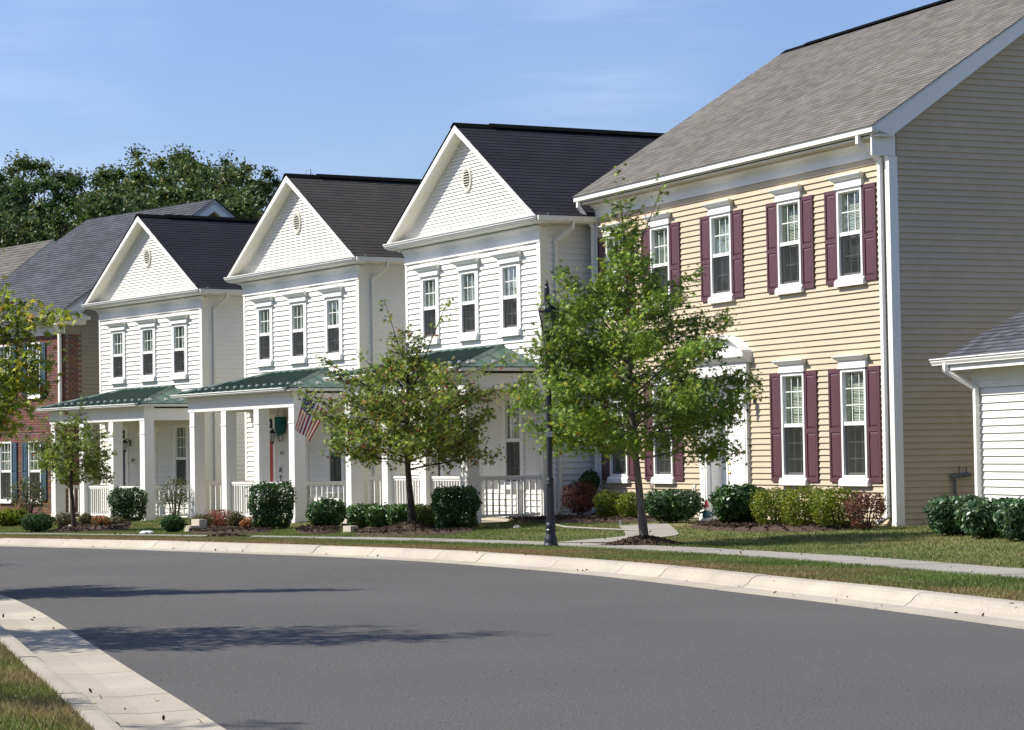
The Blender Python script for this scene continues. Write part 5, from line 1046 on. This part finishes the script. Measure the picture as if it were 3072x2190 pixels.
for j in range(nv + 1):
    for i in range(nu + 1): vs.append(tuple(fpos(i / nu, j / nv)))
for j in range(nv):
    for i in range(nu):
        fs.append((j * (nu + 1) + i, j * (nu + 1) + i + 1, (j + 1) * (nu + 1) + i + 1, (j + 1) * (nu + 1) + i)); s_, t_ = (i + .5) / nu, (j + .5) / nv
        cs.append((.035, .035, .16) if (s_ < 14 / 26 and t_ < .42) else ((.36, .02, .035) if (i // 2) % 2 == 0 else (.78, .76, .76)))
q = MB(); q.v = vs; q.f = fs; q.c = cs; clo = ob('cloth', q, fm, FL)
for r in range(5):
    for k in range(5):
        s_, t_ = .05 + r * .11, .04 + k * .085; a = fpos(s_, t_, .006); q = MB(); e1 = (fpos(s_ + .02, t_) - fpos(s_, t_)).normalized(); e2 = (fpos(s_, t_ + .02) - fpos(s_, t_)).normalized()
        for sg in (1, -1): q.add([tuple(a - Vector((.35, -.9, .1)).normalized() * (.012 if sg < 0 else 0) + e1 * (.022 * (1, .4)[m % 2] * math.cos(m * math.pi / 5)) + e2 * (.022 * (1, .4)[m % 2] * math.sin(m * math.pi / 5))) for m in range(10)], [tuple(range(10))])
        ob('star', q, M['trim'], clo)
# hanging teal planter
hp = hloc(base2, (1.75, -.95, 0)); d = ray(841, 1275); t = hp.y / d.y
HB = link('hanging_planter', None, None, (d.x * t, hp.y, CAMZ + d.z * t), label='teal hanging bag planter under the porch ceiling beside the red door', cat='planter')
q = MB(); q.lathe([(.04, -.28), (.12, -.22), (.155, -.05), (.16, .18), (.155, .22), (.0, .22)], 16); ob('bag', q, M['teal'], HB, smooth=False); q = MB()
for k in range(3): a = k * 2.09; q.tube([(.15 * math.cos(a), .15 * math.sin(a), .22), (0, 0, .58)], .004, 4)
for k in range(6): a = k * 1.05; q.tube([(.09 * math.cos(a), .09 * math.sin(a), -.25), (.11 * math.cos(a), .11 * math.sin(a), -.34), (.03 * math.cos(a), .03 * math.sin(a), -.44)], .007, 4)
ob('cords', q, M['rope'], HB)
# wind chime plates on the middle house wall
wc = hloc(base2, (2.02, -.05, 0)); WCH = link('wall_ornament', None, None, (wc.x, wc.y, base2.location.z), (0, 0, -1.023), label='small dark hanging ornament below the house number of the middle white house', cat='ornament')
q = MB(); q.box(-.06, .06, -.01, 0, 1.22, 1.34); q.tube([(0, -.005, 1.34), (0, -.005, 1.40)], .004, 4); ob('plate', q, M['gray'], WCH); q = MB(); q.prism([(-.05, 1.14), (.05, 1.14), (.02, .95)], 'y', -.01, 0); ob('pendant', q, M['gray'], WCH)
# gnome on the stoop side
gb = onplane('B', 2120 / D, 1569 / D, -.45); GN = link('garden_gnome', None, None, (gb.x, gb.y, gb.z), label='small garden gnome with pointed red hat beside the white door', cat='gnome')
q = MB(); q.lathe([(.13, 0), (.14, .04), (.10, .09), (.06, .11)], 12); ob('rock', q, M['stone'], GN)
q = MB(); q.lathe([(.05, .08), (.085, .12), (.08, .2), (.05, .25), (.03, .27)], 12); q.tube([(.06, 0, .22), (.12, -.02, .17), (.10, -.06, .12)], .02, 6); q.tube([(-.06, 0, .22), (-.13, -.02, .2), (-.15, -.04, .14)], .02, 6); ob('body', q, mat('gnome_coat', (.05, .13, .14), .7), GN)
q = MB(); q.lathe([(.0, .24), (.045, .26), (.05, .30), (.03, .34)], 10); ob('head', q, mat('gnome_face', (.5, .36, .28), .7), GN); q = MB(); q.lathe([(.0, .20), (.05, .26), (.045, .30)], 8, (0, -.02)); ob('beard', q, M['cream'], GN)
q = MB(); q.lathe([(.055, .32), (.05, .34), (.03, .42), (.0, .48)], 10); ob('hat', q, mat('gnome_hat', (.5, .06, .08), .6), GN)
def rock(name, u, v, s, m, label, cat, seed, flat=.6):
    p = G(u, v); rr = np.random.default_rng(seed); q = MB(); n = 10
    prof = [(s * .75, -.02), (s, s * .25 * flat), (s * .9, s * .7 * flat), (s * .5, s * flat)]; q.lathe(prof, n); q.v = [(x * (1 + rr.normal(0, .12)), y * (1 + rr.normal(0, .12)), z * (1 + rr.normal(0, .1))) for x, y, z in q.v]
    return ob(name, q, m, None, loc=p, label=label, cat=cat)
rock('white_stone', 1150, 1176, .075, M['stone'], 'pale stone on the grass left of the lamp post', 'stone', 1, .9)
rock('plastic_bag', 326, 1188, .16, M['plastic'], 'crumpled white plastic bag on the far sidewalk edge', 'bag', 2, .45)
rock('concrete_block', 160, 1177, .11, M['stone'], 'pale block beside the small tree trunk', 'block', 3, 1.0)
p = G(1861 / D, 1577 / D); q = MB(); q.box(-.02, .02, -.01, .01, -.02, .10); ob('marker_stake', q, M['trim'], None, loc=(p.x, p.y, zt(p.x, p.y)), label='short white marker stake at the mulch bed edge', cat='stake')
q = MB(); q.tube([(0, 0, 0), (0, 0, .95)], .009, 5); rp_ = hloc(HA3, (6.22, -.55, 0)); ob('garden_stake', q, M['iron'], None, loc=rp_, label='thin dark stake at the right end of the nearest white porch', cat='stake')
# steps of the front walks
for (u, v, lab, n_) in ((1050, 1599, 'concrete step at the left end of the low hedge', 1), (572, 1597, 'stacked concrete steps at the left of the red flower bed', 2)):
    p = G(u / D, v / D); r = link('concrete_step', None, None, (p.x, p.y + .1, p.z), (0, 0, -.9), label=lab, cat='step')
    for k in range(n_): q = MB(); q.box(-.13 - .03 * k, .16 + .03 * k, -.1 + .2 * k, .1 + .2 * k, -.1, .15 + .14 * k); ob('tread', q, M['concrete'], r)
# bed edging
q = MB(); pts = [G(u, v) + Vector((0, 0, .03)) for u, v in ((1222, 1168), (1260, 1176), (1330, 1180), (1400, 1183), (1447, 1186))]; q.tube([tuple(p) for p in pts], .022, 6); ob('bed_edging', q, M['pavement'], None, label='pale curved edging strip of the mulch bed behind the lamp post', cat='edging')
# patio chair on the middle porch (behind the rail)
pc = hloc(base2, (4.7, -.95, 0)); CH = link('porch_chair', None, None, (pc.x, pc.y, base2.location.z), (0, 0, -1.9), label='dark metal chair behind the right railing of the flag porch', cat='chair')
for a, b in ((-.22, -.22), (.22, -.22), (.22, .22), (-.22, .22)): q = MB(); q.tube([(a, b, 0), (a * .95, b * .95, .44)], .012, 5); ob('leg', q, M['iron'], CH)
q = MB(); q.box(-.25, .25, -.25, .25, .43, .46); ob('seat', q, M['iron'], CH); q = MB()
for k in range(5): q.tube([(-.2 + .1 * k, .24, .46), (-.2 + .1 * k, .32, .92)], .008, 4)
q.tube([(-.24, .32, .92), (.24, .32, .92)], .012, 5); ob('backrest', q, M['iron'], CH)
# fallen leaves
n = 470; P = []
for i in range(n):
    if i < 380: s = rng.uniform(sa, sb); o = rng.uniform(.35, 9); p = offp(FAR, NF, CF, s, o); z = lawnz(p.x, p.y, o) + .03
    elif i < 440: s = rng.uniform(sa, sb); o = abs(rng.normal(0, .25)) + .02; p = offp(FAR, NF, CF, s, o); z = .035 + float(zr(p.y))
    elif i > 455: s = rng.uniform(s_of(NEAR, CN, 13), s_of(NEAR, CN, 26)); o = rng.uniform(.05, .6); p = offp(NEAR, NN, CN, s, o * (1 if o > 0 else abs(o) / 3)); z = .022 + float(zr(p.y))
    else: continue
    P.append((p.x, p.y, z))
P = np.array(P); n = len(P); V, k = leaves(P, .026, OVAL, 0, .35); npmesh('fallen_leaves', V, None, k, M['chips'], hues(n, [(.42, .30, .19, 3), (.30, .17, .09, 4), (.20, .10, .06, 3), (.55, .45, .33, 1)]), None, kind='stuff', label='dry fallen leaves scattered over grass and kerb', cat='leaves')
# asphalt stone flecks
n = 9000; x = rng.uniform(0, 1, n); sN = rng.uniform(s_of(NEAR, CN, 12), s_of(NEAR, CN, 24), n); P = []
for i in range(n): p = offp(NEAR, NN, CN, sN[i], -rng.uniform(.1, 5.5)); P.append((p.x, p.y, .003 + float(zr(p.y))))
V, k = leaves(np.array(P), .0045, DIAM, 0, .9); npmesh('road_grit', V, None, k, M['chips'], hues(n, [(.34, .34, .34, 2), (.22, .22, .22, 4)]), None, kind='stuff', label='fine stone grit on the asphalt', cat='grit')
# ------------------------------------------------------------------ grass blades, kept off paths, beds, mounds and buildings
def inpoly(x, y, ring):
    c = np.zeros(len(x), bool); n = len(ring)
    for i in range(n):
        a, b = ring[i], ring[i - 1]; m_ = ((a.y > y) != (b.y > y)); xx = (b.x - a.x) * (y - a.y) / ((b.y - a.y) or 1e-9) + a.x; c ^= m_ & (x < xx)
    return c
def keepoff(P, o):
    x, y = P[:, 0], P[:, 1]; bad = np.zeros(len(P), bool)
    for C, w in PATHS:
        for p in C: bad |= (x - p.x) ** 2 + (y - p.y) ** 2 < w * w
    for r in BEDS: bad |= inpoly(x, y, r)
    for h, wdt, fr in (('3', 6.1, -1.75), ('2', 6.1, -1.75), ('1', 6.1, -1.75), ('B', 12.2, 0), ('R', 6.7, 0)):
        (ox, oy, _), a, q = HP[h]; dx, dy = x - ox, y - oy; X = (dx * math.cos(a) - dy * math.sin(a)) / q; Y = (dx * math.sin(a) + dy * math.cos(a)) / q; bad |= (X > 0) & (X < wdt) & (Y > fr)
    (ox, oy, _), a, q = HP['B']; dx, dy = x - ox, y - oy; X = (dx * math.cos(a) - dy * math.sin(a)) / q; Y = (dx * math.sin(a) + dy * math.cos(a)) / q; bad |= (X > 4.9) & (X < 7.05) & (Y > -1.85)
    return P[~bad], o[~bad]
P_, o_ = lawn_pts(FAR, NF, CF, 170000, sa, sb, .66, 2.58, lambda x, y, o: ztv(x, y, o))
P_, o_ = keepoff(P_, o_); br_ = np.clip(.75 - (o_ - .6) * .55 + .35 * nse(P_[:, 0], P_[:, 1], .9, 1.0) + .3 * nse(P_[:, 0], P_[:, 1], 3.1, 4.0) + .018 * (P_[:, 1] - 30), .02, .92)
blades('verge_grass', P_, .038, .012, TURF, br_, label='green and straw-brown grass verge between kerb and sidewalk')
P_, o_ = lawn_pts(FAR, NF, CF, 300000, sa, sb, 3.68, 15, lambda x, y, o: ztv(x, y, o))
P_, o_ = keepoff(P_, o_); br_ = np.clip(.06 + .22 * nse(P_[:, 0], P_[:, 1], .8, 3.0) + .2 * nse(P_[:, 0], P_[:, 1], 3.3, 5.0), .02, .6)
blades('front_lawn_grass', P_, .036, .013, TURF, br_, label='mown front lawn between sidewalk and houses')
P_, o_ = lawn_pts(NEAR, NN, CN, 60000, s_of(NEAR, CN, 11.5), s_of(NEAR, CN, 23), .85, 3.2, lambda x, y, o: zr(y) + .135 + .01 * np.minimum(o, 3))
br_ = np.clip(.55 - (o_ - .8) * .8 + .3 * nse(P_[:, 0], P_[:, 1], 2.2, 2.0), .05, .9)
blades('near_grass', P_, .042, .009, [(.15, .20, .035, 5), (.11, .16, .03, 3), (.24, .22, .07, 2)], br_, label='sunlit near lawn with straw edge behind the kerb')
